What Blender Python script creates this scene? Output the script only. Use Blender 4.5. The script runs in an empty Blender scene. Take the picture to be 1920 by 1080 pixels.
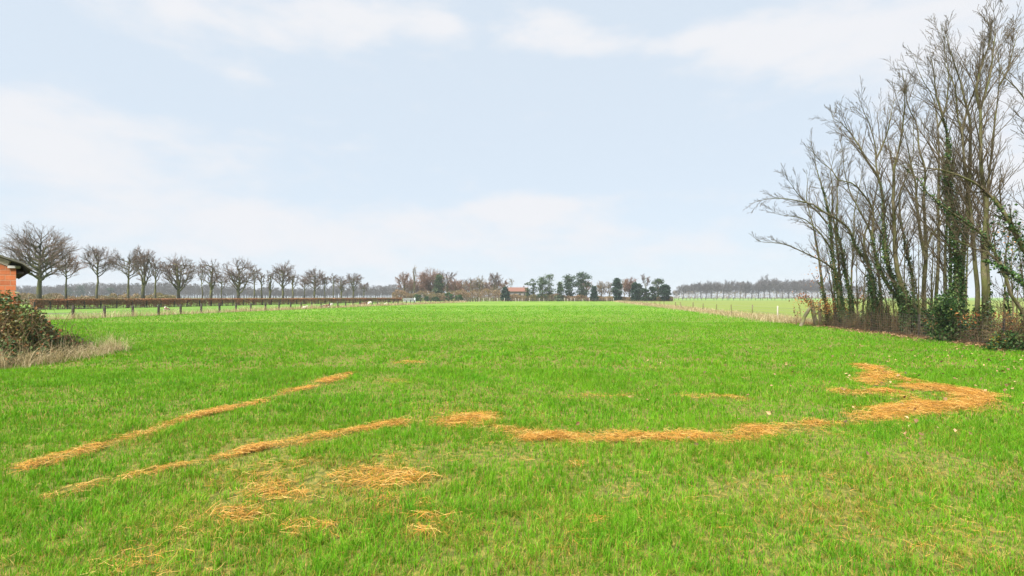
import bpy, math, random
import numpy as np

C = bpy.context.scene.collection
sc = bpy.context.scene
EYE, HZ, F = 1.7, 557.0, 960.0
R = math.radians

# ------------------------------------------------------------------ helpers
def P(x, y, d):
    """point at depth d that lies on the sight line of picture point x, y"""
    return ((x - 960) / F * d, d, EYE - (y - HZ) / F * d)
def G(x, y):
    d = EYE * F / (y - HZ)
    return ((x - 960) / F * d, d)

def tag(o, label=None, cat=None, group=None, kind=None):
    if label: o['label'] = label
    if cat: o['category'] = cat
    if group: o['group'] = group
    if kind: o['kind'] = kind
    return o
def thing(name, label, cat, loc=(0, 0, 0), rz=0.0, group=None):
    o = bpy.data.objects.new(name, None); C.objects.link(o)
    o.location = loc; o.rotation_euler = (0, 0, rz); o.empty_display_size = .2
    return tag(o, label, cat, group)
def link(name, me, m, parent=None):
    o = bpy.data.objects.new(name, me); C.objects.link(o)
    if m is not None: me.materials.append(m)
    if parent is not None: o.parent = parent
    return o
def mesh(name, V, tris=None, quads=None, attrs=None, smooth=False):
    V = np.asarray(V, np.float32).reshape(-1, 3)
    T = np.asarray(tris if tris is not None else [], np.int32).reshape(-1, 3)
    Q = np.asarray(quads if quads is not None else [], np.int32).reshape(-1, 4)
    me = bpy.data.meshes.new(name)
    me.vertices.add(len(V)); me.vertices.foreach_set('co', V.ravel())
    nl = T.size + Q.size
    me.loops.add(nl)
    me.loops.foreach_set('vertex_index', np.concatenate([T.ravel(), Q.ravel()]).astype(np.int32))
    st = np.concatenate([np.arange(len(T)) * 3, T.size + np.arange(len(Q)) * 4]).astype(np.int32)
    me.polygons.add(len(st)); me.polygons.foreach_set('loop_start', st)
    me.polygons.foreach_set('use_smooth', np.full(len(st), smooth, bool))
    for k, v in (attrs or {}).items():
        a = me.attributes.new(k, 'FLOAT', 'POINT')
        a.data.foreach_set('value', np.asarray(v, np.float32))
    me.update(calc_edges=True); me.validate()
    return me
def unit(v):
    return v / np.maximum(np.linalg.norm(v, axis=-1, keepdims=True), 1e-9)

class Tubes:
    """tapered tubes along polylines, gathered and built as one mesh"""
    def __init__(s): s.g = {}
    def add(s, pts, rad, k=5):
        s.g.setdefault((len(pts), k), []).append((pts, rad))
    def build(s, name, m, parent=None, off=(0, 0, 0)):
        VV, QQ, RR, base = [], [], [], 0
        rg = np.random.default_rng(5)
        for (n, k), L in s.g.items():
            p = np.array([a for a, b in L], np.float32) - np.array(off, np.float32)
            r = np.array([b for a, b in L], np.float32)
            t = unit(np.gradient(p, axis=1))
            ref = np.zeros_like(t); ref[..., 0] = .83; ref[..., 1] = .55; ref[..., 2] = .1
            u = unit(np.cross(t, ref)); w = np.cross(t, u)
            a = np.arange(k) * 2 * np.pi / k
            ring = p[:, :, None] + r[:, :, None, None] * (np.cos(a)[None, None, :, None] * u[:, :, None] + np.sin(a)[None, None, :, None] * w[:, :, None])
            M = len(L)
            idx = base + np.arange(M * n * k).reshape(M, n, k)
            nx = np.roll(idx, -1, axis=2)
            q = np.stack([idx[:, :-1], nx[:, :-1], nx[:, 1:], idx[:, 1:]], -1).reshape(-1, 4)
            VV.append(ring.reshape(-1, 3)); QQ.append(q)
            RR.append(np.repeat(rg.random(M), n * k)); base += M * n * k
        me = mesh(name, np.concatenate(VV), quads=np.concatenate(QQ), attrs={'rnd': np.concatenate(RR)}, smooth=True)
        return link(name, me, m, parent)

def leaves(name, cen, size, m, rg, parent=None, up=0.0, off=(0, 0, 0), asp=.6, droop=0.0, nrm=None, extra=None):
    """many small folded leaf blades"""
    cen = np.asarray(cen, np.float32) - np.array(off, np.float32)
    n = len(cen)
    N = rg.normal(size=(n, 3)); N[:, 2] += up
    if nrm is not None: N = N * .6 + nrm * 1.2
    N = unit(N)
    D = rg.normal(size=(n, 3)); D[:, 2] -= droop
    D = unit(D - (D * N).sum(1, keepdims=True) * N)
    S = np.cross(N, D)
    sz = (np.asarray(size) * (.6 + .8 * rg.random(n)))[:, None]
    fold = N * sz * .12
    v0 = cen - D * sz * .5; v2 = cen + D * sz * .5
    v1 = cen - S * sz * asp * .5 + fold - D * sz * .08; v3 = cen + S * sz * asp * .5 + fold - D * sz * .08
    V = np.stack([v0, v1, v2, v3], 1).reshape(-1, 3)
    b = np.arange(n)[:, None] * 4
    T = np.concatenate([b + [0, 1, 2], b + [0, 2, 3]], 1).reshape(-1, 3)
    at = {'rnd': np.repeat(rg.random(n), 4)}
    for k, v in (extra or {}).items(): at[k] = np.repeat(v, 4)
    return link(name, mesh(name, V, tris=T, attrs=at), m, parent)

def vnoise(x, y, seed):
    rg = np.random.default_rng(seed); L = rg.random((64, 64))
    xi = np.floor(x).astype(int); yi = np.floor(y).astype(int)
    fx = x - xi; fy = y - yi
    fx = fx * fx * (3 - 2 * fx); fy = fy * fy * (3 - 2 * fy)
    g = lambda a, b: L[a % 64, b % 64]
    return (g(xi, yi) * (1 - fx) + g(xi + 1, yi) * fx) * (1 - fy) + (g(xi, yi + 1) * (1 - fx) + g(xi + 1, yi + 1) * fx) * fy

class MB:
    """boxes and prisms gathered into one mesh"""
    def __init__(s): s.V = []; s.Q = []; s.T = []
    def box(s, x0, x1, y0, y1, z0, z1):
        b = len(s.V)
        s.V += [(x0, y0, z0), (x1, y0, z0), (x1, y1, z0), (x0, y1, z0), (x0, y0, z1), (x1, y0, z1), (x1, y1, z1), (x0, y1, z1)]
        s.Q += [[b + i for i in q] for q in ((0, 3, 2, 1), (4, 5, 6, 7), (0, 1, 5, 4), (1, 2, 6, 5), (2, 3, 7, 6), (3, 0, 4, 7))]
    def quad(s, *p):
        b = len(s.V); s.V += list(p); s.Q.append([b, b + 1, b + 2, b + 3])
    def tri(s, *p):
        b = len(s.V); s.V += list(p); s.T.append([b, b + 1, b + 2])
    def build(s, name, m, parent=None, bevel=0):
        o = link(name, mesh(name, s.V, tris=s.T, quads=s.Q), m, parent)
        if bevel:
            md = o.modifiers.new('bevel', 'BEVEL'); md.width = bevel; md.segments = 2
        return o

# ------------------------------------------------------------------ materials
def newmat(name):
    m = bpy.data.materials.new(name); m.use_nodes = True
    nt = m.node_tree; nt.nodes.clear()
    out = nt.nodes.new('ShaderNodeOutputMaterial')
    return m, nt, out
def nn(nt, t, **kw):
    n = nt.nodes.new(t)
    for k, v in kw.items(): setattr(n, k, v)
    return n
def ramp(nt, src, stops):
    r = nn(nt, 'ShaderNodeValToRGB'); e = r.color_ramp.elements
    while len(e) > 1: e.remove(e[0])
    e[0].position = stops[0][0]; e[0].color = (*stops[0][1], 1)
    for p, c in stops[1:]:
        x = e.new(p); x.color = (*c, 1)
    nt.links.new(src, r.inputs[0]); return r.outputs[0]
def noise(nt, vec, scale, detail=4, rough=.55, dist=0):
    n = nn(nt, 'ShaderNodeTexNoise'); n.inputs['Scale'].default_value = scale
    n.inputs['Detail'].default_value = detail; n.inputs['Roughness'].default_value = rough; n.inputs['Distortion'].default_value = dist
    if vec is not None: nt.links.new(vec, n.inputs['Vector'])
    return n.outputs['Fac']
def mapping(nt, vec, scale=(1, 1, 1), rot=(0, 0, 0)):
    m = nn(nt, 'ShaderNodeMapping'); m.inputs['Scale'].default_value = scale; m.inputs['Rotation'].default_value = rot
    nt.links.new(vec, m.inputs['Vector']); return m.outputs['Vector']
def mixc(nt, f, a, b, mode='MIX'):
    m = nn(nt, 'ShaderNodeMix', data_type='RGBA', blend_type=mode)
    for s, v in ((0, f), (6, a), (7, b)):
        if isinstance(v, (int, float)): m.inputs[s].default_value = v
        elif isinstance(v, tuple): m.inputs[s].default_value = (*v, 1)
        else: nt.links.new(v, m.inputs[s])
    return m.outputs[2]
def math_(nt, op, a, b=None, clamp=False):
    m = nn(nt, 'ShaderNodeMath', operation=op, use_clamp=clamp)
    for s, v in ((0, a), (1, b)):
        if v is None: continue
        if isinstance(v, (int, float)): m.inputs[s].default_value = v
        else: nt.links.new(v, m.inputs[s])
    return m.outputs[0]
def attr(nt, name): return nn(nt, 'ShaderNodeAttribute', attribute_name=name).outputs['Fac']
def pos(nt): return nn(nt, 'ShaderNodeNewGeometry').outputs['Position']
def princ(nt, out, col, rough=.8, bump=None, bstr=.3, bdist=.02, spec=.3):
    p = nn(nt, 'ShaderNodeBsdfPrincipled'); p.inputs['Roughness'].default_value = rough
    p.inputs['Specular IOR Level'].default_value = spec
    if isinstance(col, tuple): p.inputs['Base Color'].default_value = (*col, 1)
    else: nt.links.new(col, p.inputs['Base Color'])
    if bump is not None:
        b = nn(nt, 'ShaderNodeBump'); b.inputs['Strength'].default_value = bstr; b.inputs['Distance'].default_value = bdist
        nt.links.new(bump, b.inputs['Height']); nt.links.new(b.outputs[0], p.inputs['Normal'])
    nt.links.new(p.outputs[0], out.inputs['Surface']); return p
def rough_mat(name, stops, scale=6, stretch=(1, 1, 1), bstr=.4, bdist=.01, rough=.85, moss=None):
    """noise-coloured rough surface, optionally with moss on patches"""
    m, nt, out = newmat(name)
    tc = nn(nt, 'ShaderNodeTexCoord').outputs['Object']
    f = noise(nt, mapping(nt, tc, stretch), scale, 6, .65)
    c = ramp(nt, f, stops)
    if moss:
        g = ramp(nt, noise(nt, tc, moss[1], 4), [(.42, (0, 0, 0)), (.6, (1, 1, 1))])
        c = mixc(nt, g, c, moss[0])
    princ(nt, out, c, rough, f, bstr, bdist); return m
def leaf_mat(name, stops, trans=.3, big=None, rough=.55):
    """leaf colour picked per leaf, with light passing through"""
    m, nt, out = newmat(name)
    c = ramp(nt, attr(nt, 'rnd'), stops)
    if big:
        g = ramp(nt, noise(nt, pos(nt), big[1], 3), [(.4, (0, 0, 0)), (.62, (1, 1, 1))])
        c = mixc(nt, g, c, mixc(nt, .6, c, big[0]))
    d = nn(nt, 'ShaderNodeBsdfPrincipled'); d.inputs['Roughness'].default_value = rough; d.inputs['Specular IOR Level'].default_value = .25
    t = nn(nt, 'ShaderNodeBsdfTranslucent'); x = nn(nt, 'ShaderNodeMixShader'); x.inputs[0].default_value = trans
    nt.links.new(c, d.inputs['Base Color']); nt.links.new(c, t.inputs['Color'])
    nt.links.new(d.outputs[0], x.inputs[1]); nt.links.new(t.outputs[0], x.inputs[2])
    nt.links.new(x.outputs[0], out.inputs['Surface']); return m

BARK_NEAR = rough_mat('mossy_bark', [(.32, (.03, .026, .014)), (.5, (.105, .088, .045)), (.68, (.16, .135, .078))], 16, (1, 1, .22), 1.0, .03, moss=((.075, .078, .02), 2.6))
TWIG_NEAR = rough_mat('twig_bark', [(.3, (.05, .036, .02)), (.7, (.11, .082, .046))], 5, (1, 1, 1), .2)
BARK_FAR = rough_mat('grey_bark', [(.3, (.04, .037, .024)), (.7, (.085, .078, .052))], 3, (1, 1, .4), .3, moss=((.12, .12, .04), .8))
TWIG_FAR = rough_mat('brown_twigs', [(.3, (.085, .058, .042)), (.7, (.155, .105, .08))], 1.5, bstr=0)
TWIG_RED = rough_mat('russet_twigs', [(.3, (.15, .085, .055)), (.7, (.24, .14, .09))], .6, bstr=0)
TWIG_TAN = rough_mat('tan_twigs', [(.3, (.14, .105, .06)), (.7, (.24, .18, .10))], .6, bstr=0)
WOOD_FAR = rough_mat('far_wood_bark', [(.3, (.05, .044, .037)), (.7, (.10, .085, .07))], .15, bstr=0)
IVY = leaf_mat('ivy_leaf', [(0, (.011, .032, .008)), (.4, (.026, .07, .015)), (.75, (.065, .125, .028)), (1, (.15, .20, .06))], .15, rough=.4)
BEECH = leaf_mat('beech_leaf', [(0, (.13, .05, .02)), (.4, (.30, .11, .03)), (.75, (.48, .2, .055)), (1, (.6, .34, .12))], .3)
LITTER = leaf_mat('dead_leaf', [(0, (.07, .04, .02)), (.4, (.18, .10, .045)), (.8, (.32, .19, .09)), (1, (.5, .33, .17))], .1)
YELLOWLEAF = leaf_mat('yellow_leaf', [(0, (.16, .2, .03)), (.5, (.5, .36, .04)), (1, (.55, .28, .05))], .3)
BRAMBLE = leaf_mat('bramble_leaf', [(0, (.025, .055, .015)), (.35, (.05, .115, .03)), (.62, (.095, .17, .05)), (.74, (.17, .19, .065)), (.82, (.22, .10, .035)), (1, (.40, .13, .045))], .2, rough=.45, big=((.18, .12, .04), 1.4))
BRAMBLE_STEM = rough_mat('bramble_stem', [(.3, (.06, .038, .018)), (.7, (.20, .135, .065))], 5, bstr=0)
CONIFER = leaf_mat('conifer_needles', [(0, (.008, .024, .010)), (.6, (.02, .05, .017)), (1, (.05, .085, .027))], .08)
PINE = leaf_mat('pine_needles', [(0, (.016, .038, .013)), (.6, (.04, .075, .025)), (1, (.10, .125, .04))], .1)
CYPRESS = leaf_mat('cypress_needles', [(0, (.006, .024, .013)), (.6, (.013, .042, .02)), (1, (.03, .065, .03))], .08)
HEDGE = leaf_mat('hedge_leaf', [(0, (.20, .08, .04)), (.5, (.40, .165, .075)), (1, (.56, .25, .11))], .25, big=((.22, .19, .08), .25))
SCRUB = leaf_mat('scrub_leaf', [(0, (.13, .085, .05)), (.5, (.22, .14, .075)), (1, (.3, .2, .09))], .2, big=((.12, .14, .05), .08))
EVERSHRUB = leaf_mat('evergreen_shrub_leaf', [(0, (.015, .05, .015)), (1, (.05, .12, .03))], .1)
POST_DARK = rough_mat('dark_post_wood', [(.3, (.02, .017, .014)), (.6, (.05, .042, .03)), (.8, (.10, .09, .06))], 4, (1, 1, .2), .4)
POST_GREY = rough_mat('grey_post_wood', [(.3, (.10, .085, .05)), (.7, (.24, .2, .13))], 5, (1, 1, .2), .4, moss=((.14, .15, .04), 3))
POST_PALE = rough_mat('pale_post', [(.3, (.35, .31, .27)), (.7, (.5, .44, .38))], 5, (1, 1, .3), .2)
WIRE = rough_mat('fence_wire', [(.3, (.16, .15, .14)), (.7, (.26, .25, .23))], 20, bstr=0, rough=.6)
STRAW = leaf_mat('straw', [(0, (.11, .055, .010)), (.3, (.38, .175, .022)), (.7, (.58, .30, .05)), (1, (.66, .44, .15))], .25)
DRYGRASS = leaf_mat('dry_grass', [(0, (.14, .15, .04)), (.3, (.30, .23, .10)), (.7, (.46, .36, .20)), (1, (.62, .52, .34))], .3)

def grass_mat():
    m, nt, out = newmat('grass_blade')
    rnd, dry = attr(nt, 'rnd'), attr(nt, 'dry')
    c = ramp(nt, rnd, [(0, (.042, .155, .007)), (.4, (.10, .285, .010)), (.8, (.165, .385, .014)), (1, (.25, .44, .028))])
    big = ramp(nt, noise(nt, pos(nt), .55, 3), [(.35, (0, 0, 0)), (.65, (1, 1, 1))])
    c = mixc(nt, big, c, mixc(nt, .35, c, (.16, .28, .010)))
    d_ = ramp(nt, rnd, [(0, (.22, .12, .02)), (.5, (.38, .24, .05)), (1, (.48, .38, .12))])
    c = mixc(nt, dry, c, d_)
    d = nn(nt, 'ShaderNodeBsdfPrincipled'); d.inputs['Roughness'].default_value = .55; d.inputs['Specular IOR Level'].default_value = .12
    t = nn(nt, 'ShaderNodeBsdfTranslucent'); x = nn(nt, 'ShaderNodeMixShader'); x.inputs[0].default_value = .4
    nt.links.new(c, d.inputs['Base Color']); nt.links.new(c, t.inputs['Color'])
    nt.links.new(d.outputs[0], x.inputs[1]); nt.links.new(t.outputs[0], x.inputs[2])
    nt.links.new(x.outputs[0], out.inputs['Surface']); return m
GRASS = grass_mat()

def field_mat():
    """thatch and soil under the sown grass near the gate end, closed green crop further out, drill lines along the field"""
    m, nt, out = newmat('sown_field')
    p = pos(nt)
    rot = mapping(nt, p, (1, 1, 1), (0, 0, -R(-8.0)))
    rows = noise(nt, mapping(nt, rot, (.55, .012, 1)), 1, 4, .6)
    fine = noise(nt, mapping(nt, rot, (5, .6, 1)), 1, 6, .7)
    patch = noise(nt, p, .06, 4)
    g = ramp(nt, rows, [(.3, (.095, .165, .02)), (.5, (.12, .195, .025)), (.7, (.155, .22, .034))])
    g = mixc(nt, ramp(nt, fine, [(.3, (0, 0, 0)), (.7, (1, 1, 1))]), mixc(nt, .35, g, (.06, .16, .015)), g)
    g = mixc(nt, ramp(nt, patch, [(.45, (0, 0, 0)), (.7, (.5, .5, .5))]), g, (.19, .30, .04))
    soil = ramp(nt, noise(nt, p, 14, 6, .7), [(.3, (.035, .035, .012)), (.5, (.11, .12, .025)), (.7, (.26, .19, .05))])
    sep = nn(nt, 'ShaderNodeSeparateXYZ'); nt.links.new(p, sep.inputs[0])
    y = math_(nt, 'ADD', sep.outputs['Y'], math_(nt, 'MULTIPLY', math_(nt, 'SUBTRACT', noise(nt, p, .3, 3), .5), 14))
    mr = nn(nt, 'ShaderNodeMapRange'); mr.inputs[1].default_value = 14; mr.inputs[2].default_value = 55
    nt.links.new(y, mr.inputs[0])
    princ(nt, out, mixc(nt, mr.outputs[0], soil, g), .9, fine, .5, .05, .1); return m
def sheet_mat(name, a, b, c, scale, st=(1, 1, 1), rot=0, fine=2.0):
    m, nt, out = newmat(name)
    p = pos(nt)
    f = noise(nt, mapping(nt, p, st, (0, 0, rot)), scale, 5, .65)
    col = ramp(nt, f, [(.3, a), (.5, b), (.7, c)])
    k = noise(nt, p, fine, 5, .7)
    col = mixc(nt, ramp(nt, k, [(.35, (0, 0, 0)), (.65, (.5, .5, .5))]), col, a)
    princ(nt, out, col, .9, k, .4, .05, .1); return m

# ------------------------------------------------------------------ ground sheets
def sheet(name, pts, z, m, label=None):
    o = link(name, mesh(name, [(x, y, z) for x, y in pts], quads=[[0, 1, 2, 3]]), m)
    return tag(o, label, None, None, 'structure')
LX = lambda y: -39.9 + .1406 * y            # post fence of the cow paddock
RX = lambda y: 14.4 + .135 * y              # boundary with the trees
BACK = 204.0
sheet('ground', [(-1700, -300), (1700, -300), (1700, 1700), (-1700, 1700)], -.012,
      sheet_mat('meadow_ground', (.12, .19, .035), (.15, .22, .045), (.19, .25, .06), .02))
sheet('field', [(LX(-12), -12), (RX(-12), -12), (RX(BACK), BACK), (LX(BACK), BACK)], 0, field_mat())
PAD_MAT = sheet_mat('paddock_turf', (.075, .15, .022), (.105, .19, .028), (.15, .215, .045), .12)
sheet('paddock', [(-110, 16), (LX(16) - .05, 16), (LX(190) - .05, 190), (-90, 190)], -.004, PAD_MAT)
sheet('right_field', [(RX(-5) + .6, -5), (420, -5), (420, 268), (RX(268) + .6, 268)], -.004,
      sheet_mat('winter_crop', (.115, .15, .03), (.15, .19, .04), (.19, .21, .06), 1, (.35, .02, 1), R(8)))
sheet('far_meadow', [(30, 268.5), (600, 268.5), (600, 560), (30, 560)], -.004,
      sheet_mat('far_turf', (.11, .19, .04), (.13, .22, .045), (.155, .235, .06), .02))
sheet('ditch', [(60, 262), (420, 262), (420, 276), (60, 276)], .002, sheet_mat('ditch_turf', (.05, .10, .02), (.07, .13, .03), (.09, .15, .04), .05))
VERGE = sheet_mat('dead_grass_verge', (.15, .095, .05), (.21, .145, .08), (.28, .2, .115), 1.2)
sheet('verge', [(RX(33) - .9, 33), (RX(33) + .8, 33), (RX(203) + 1.0, 203), (RX(203) - 1.5, 203)], .006, VERGE)
sheet('verge', [(LX(36) - .3, 36), (LX(36) + .8, 36), (LX(200) + .9, 200), (LX(200) - .5, 200)], .006, VERGE)
sheet('muddy_track', [(-62, 47.5), (-41.5, 51.5), (-41.5, 53), (-62, 53.5)], .002, sheet_mat('track_mud', (.06, .055, .045), (.10, .09, .075), (.14, .13, .1), .8))

# ------------------------------------------------------------------ straw rows and thin patches
ROWS = [  # picture polyline, half width in metres, amount
    ([(48, 884), (75, 876), (130, 857), (215, 831)], .14, .9), ([(225, 829), (300, 806), (345, 793)], .13, 1), ([(352, 788), (400, 776), (490, 756)], .16, .9),
    ([(484, 758), (540, 739)], .10, .55), ([(535, 737), (565, 733), (600, 724)], .14, .9), ([(606, 720), (628, 712), (652, 703)], .2, 1),
    ([(85, 938), (115, 930)], .10, .4), ([(140, 922), (190, 909)], .11, .7), ([(235, 903), (310, 884), (355, 875)], .11, .9), ([(400, 866), (440, 858), (490, 846)], .15, .9), ([(470, 850), (560, 832), (620, 820), (685, 808)], .17, 1),
    ([(690, 806), (760, 795)], .18, .9), ([(835, 797), (870, 790), (920, 786)], .34, .75),
    ([(985, 826), (1040, 822), (1100, 826)], .22, 1.0), ([(1100, 825), (1160, 822), (1220, 824), (1290, 820), (1350, 825)], .24, 1.0), ([(1340, 823), (1430, 812), (1500, 804), (1545, 800)], .24, 1.0),
    ([(1540, 801), (1605, 794), (1650, 784)], .17, .7), ([(1700, 750), (1810, 752)], .36, .6), ([(1630, 786), (1700, 773), (1760, 767), (1815, 757)], .32, 1.1), ([(1715, 731), (1760, 730), (1810, 736), (1826, 743)], .40, 1.1), ([(1800, 758), (1828, 751), (1830, 744)], .3, 1.0),
    ([(1585, 740), (1640, 733), (1690, 740)], .34, .7), ([(1605, 686), (1640, 692), (1648, 706), (1640, 722)], .34, .75), ([(1690, 712), (1715, 718)], .3, .5),
    ([(600, 905), (660, 893), (720, 897), (800, 903)], .24, .6), ([(640, 910), (730, 916)], .28, .6), ([(490, 905), (530, 915), (560, 945)], .17, .55), ([(395, 968), (470, 978)], .16, .5), ([(530, 880), (620, 890)], .2, .4), ([(930, 805), (990, 818)], .22, .6), ([(580, 990), (640, 1000)], .14, .4),
    ([(1060, 748), (1120, 745), (1180, 742)], .25, .3), ([(1285, 747), (1340, 746), (1405, 750)], .25, .35), ([(755, 681), (785, 681)], .35, .4), ([(200, 1075), (280, 1050), (350, 1040)], .14, .4), ([(730, 713), (760, 717)], .35, .2),
    ([(380, 930), (560, 950), (760, 930)], .55, .14), ([(560, 880), (760, 870), (960, 820)], .5, .13), ([(120, 1060), (420, 1010), (700, 1000)], .4, .16), ([(800, 760), (960, 790), (1000, 800)], .6, .12), ([(850, 960), (1300, 960), (1700, 940)], .6, .07), ([(1500, 820), (1650, 800), (1800, 790)], .5, .1), ([(1500, 1060), (1900, 1000)], .4, .09),
]
_r = random.Random(19)
for _ in range(34):   # small dead tufts left over between the rows
    _x, _y = _r.uniform(380, 980), _r.uniform(850, 1010)
    ROWS.append(([(_x, _y), (_x + _r.uniform(12, 45), _y + _r.uniform(-9, 9))], _r.uniform(.05, .13), _r.uniform(.3, .6)))
for _ in range(14):
    _x, _y = _r.uniform(1050, 1900), _r.uniform(860, 1040)
    ROWS.append(([(_x, _y), (_x + _r.uniform(10, 35), _y + _r.uniform(-6, 6))], _r.uniform(.04, .09), _r.uniform(.2, .4)))
def seg_dist(X, Y, a, b):
    dx, dy = b[0] - a[0], b[1] - a[1]
    t = np.clip(((X - a[0]) * dx + (Y - a[1]) * dy) / (dx * dx + dy * dy + 1e-9), 0, 1)
    return np.hypot(X - a[0] - t * dx, Y - a[1] - t * dy)
def straw_mask(X, Y):
    m = np.zeros(len(X))
    for pl, hw, am in ROWS:
        g = [G(*q) for q in pl]
        for a, b in zip(g, g[1:]):
            d = seg_dist(X, Y, a, b) / hw
            m = np.maximum(m, am * np.clip(1.35 - d, 0, 1))
    return m

# ------------------------------------------------------------------ grass
BUSHC = (-12.9, 13.3)
BEDGE = lambda y: np.interp(y, [11.6, 12, 13.8, 15.6, 16.4, 17], [-12.4, -12.2, -12.3, -13.0, -13.4, -14.0])
def in_bush(X, Y): return (X < BEDGE(Y) - .05) & (Y > 11.8) & (Y < 17)
def grass():
    rg = np.random.default_rng(11)
    Vs, Ts, rn, dr = [], [], [], []
    base = 0
    bands = [(1.9, 4.2, 7500, .0042, 3, 1.0), (4.2, 7, 4200, .0055, 2, 1.0), (7, 12, 1700, .009, 2, 1.0), (12, 20, 560, .015, 2, 1.05), (20, 34, 170, .028, 1, 1.1), (34, 60, 34, .05, 1, 1.15), (60, 100, 9, .09, 1, 1.2)]
    for y0, y1, den, w0, sg, hm in bands:
        half = lambda y: y * 1.05 + 2.2
        A = (half(y0) + half(y1)) * (y1 - y0)
        n = int(A * den)
        # clustered in tufts
        Y = np.sqrt(rg.random(n) * (y1 ** 2 - y0 ** 2) + y0 ** 2); X = (rg.random(n) * 2 - 1) * half(Y)
        hmul = np.ones(n); slop = np.zeros(n)
        if y1 <= 20:
            per = 16 if y1 <= 7 else 10
            nc = n // per; ids = rg.integers(0, nc, n); k = rg.random(n) < .72
            cs = (.018 if y1 <= 7 else .035) * (.5 + 1.2 * rg.random(nc))[ids]
            X = np.where(k, X[:nc][ids] + rg.normal(0, 1, n) * cs, X); Y = np.where(k, Y[:nc][ids] + rg.normal(0, 1, n) * cs, Y)
            hmul = np.where(k, (.7 + .7 * rg.random(nc) ** 3)[ids], .8)
        sm = straw_mask(X, Y)
        lush = .6 * vnoise(X * 1.1, Y * 1.1, 7) + .4 * vnoise(X * 4.5, Y * 4.5, 8)
        keep = (X < RX(Y) - .9 + .5 * vnoise(X * 2, Y * 2, 9)) & (X > LX(Y) + .6) & ~in_bush(X, Y)
        keep &= rg.random(n) > np.clip(sm, 0, 1) * .36
        keep &= rg.random(n) < .35 + 1.1 * lush
        X, Y, sm, lush, hmul = X[keep], Y[keep], sm[keep], lush[keep], hmul[keep]
        n = len(X)
        near = np.clip((8 - Y) / 5, 0, 1)
        thin = vnoise(X * .8 + 3, Y * .8, 21) * .6 + vnoise(X * 3, Y * 3, 22) * .4
        pd = (.03 + .03 * np.clip((20 - Y) / 10, 0, 1)) + .17 * near + np.clip(sm, 0, 1) * .35 + np.clip(thin - .5, 0, 1) * (.45 + 1.1 * near)
        dry = (rg.random(n) < pd) * (.6 + .4 * rg.random(n))
        h = (.045 + .085 * lush * (.5 + rg.random(n))) * (1 - .4 * np.clip(sm, 0, 1)) * hm * hmul
        h *= np.where(dry > 0, .75, 1)
        h *= np.where(rg.random(n) < .03, 1.5, 1)
        w = w0 * (.6 + .8 * rg.random(n))
        az = rg.random(n) * 2 * np.pi
        lean = np.abs(rg.normal(.35, .3, n)); lean = np.where(dry > 0, lean + .7, lean)
        fa = az + np.pi / 2 + rg.normal(0, .5, n)
        ox, oy = np.cos(az), np.sin(az); wx, wy = np.cos(fa) * w / 2, np.sin(fa) * w / 2
        ts = [0, .45, .8, 1] if sg == 3 else [0, .5, 1] if sg == 2 else [0, 1]
        rows = []
        for t in ts:
            q = lean * t * t
            px = X + ox * h * q; py = Y + oy * h * q
            pz = h * (t - .28 * np.minimum(lean, 1.6) * t * t) - .004
            ww = 1 - .55 * t
            if t < 1:
                rows += [np.stack([px - wx * ww, py - wy * ww, pz], 1), np.stack([px + wx * ww, py + wy * ww, pz], 1)]
            else: rows.append(np.stack([px, py, pz], 1))
        kv = len(rows)
        Vs.append(np.stack(rows, 1).reshape(-1, 3))
        b = base + np.arange(n)[:, None] * kv
        tr = []
        for i in range(len(ts) - 2): tr += [[2 * i, 2 * i + 1, 2 * i + 2], [2 * i + 1, 2 * i + 3, 2 * i + 2]]
        tr.append([kv - 3, kv - 2, kv - 1])
        Ts.append(np.concatenate([b + t for t in tr], 1).reshape(-1, 3)); base += n * kv
        rr = np.clip(.5 + (rg.random(n) * .75 - .375) * np.where(Y < 10, 1, .6) + .3 * (vnoise(X * 2.3, Y * 2.3, 31) - .5), 0, 1)
        rn.append(np.repeat(rr, kv)); dr.append(np.repeat(dry, kv))
    me = mesh('grass', np.concatenate(Vs), tris=np.concatenate(Ts), attrs={'rnd': np.concatenate(rn), 'dry': np.concatenate(dr)}, smooth=True)
    tag(link('grass', me, GRASS), 'fresh green grass covering the field', 'grass', None, 'stuff')
    print('grass blades verts', base)
grass()

def ribbons(name, X, Y, Z0, h, w, lean, az, m, rg, flat=False):
    """long narrow blades, four points each"""
    n = len(X); ox, oy = np.cos(az), np.sin(az)
    fa = az + np.pi / 2 + rg.normal(0, .4, n); wx, wy = np.cos(fa) * w / 2, np.sin(fa) * w / 2
    rows = []
    for t in (0, .4, .75, 1):
        if flat:
            px = X + ox * h * (t - .5) + wx * 6 * rg.normal(0, .6, n); py = Y + oy * h * (t - .5) + wy * 6 * rg.normal(0, .6, n)
            pz = Z0 + lean * h * (t - t * t) * 2 + rg.normal(0, .006, n)
        else:
            px = X + ox * h * lean * t * t; py = Y + oy * h * lean * t * t; pz = Z0 + h * (t - .3 * np.minimum(lean, 1.6) * t * t)
        k = 1 - .5 * t
        rows += [np.stack([px - wx * k, py - wy * k, pz], 1), np.stack([px + wx * k, py + wy * k, pz + (w * .4 if flat else 0)], 1)]
    V = np.stack(rows, 1).reshape(-1, 3); b = np.arange(n)[:, None] * 8
    Q = np.concatenate([b + q for q in ([0, 1, 3, 2], [2, 3, 5, 4], [4, 5, 7, 6])], 1).reshape(-1, 4)
    return link(name, mesh(name, V, quads=Q, attrs={'rnd': np.repeat(rg.random(n), 8)}, smooth=True), m)

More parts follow.
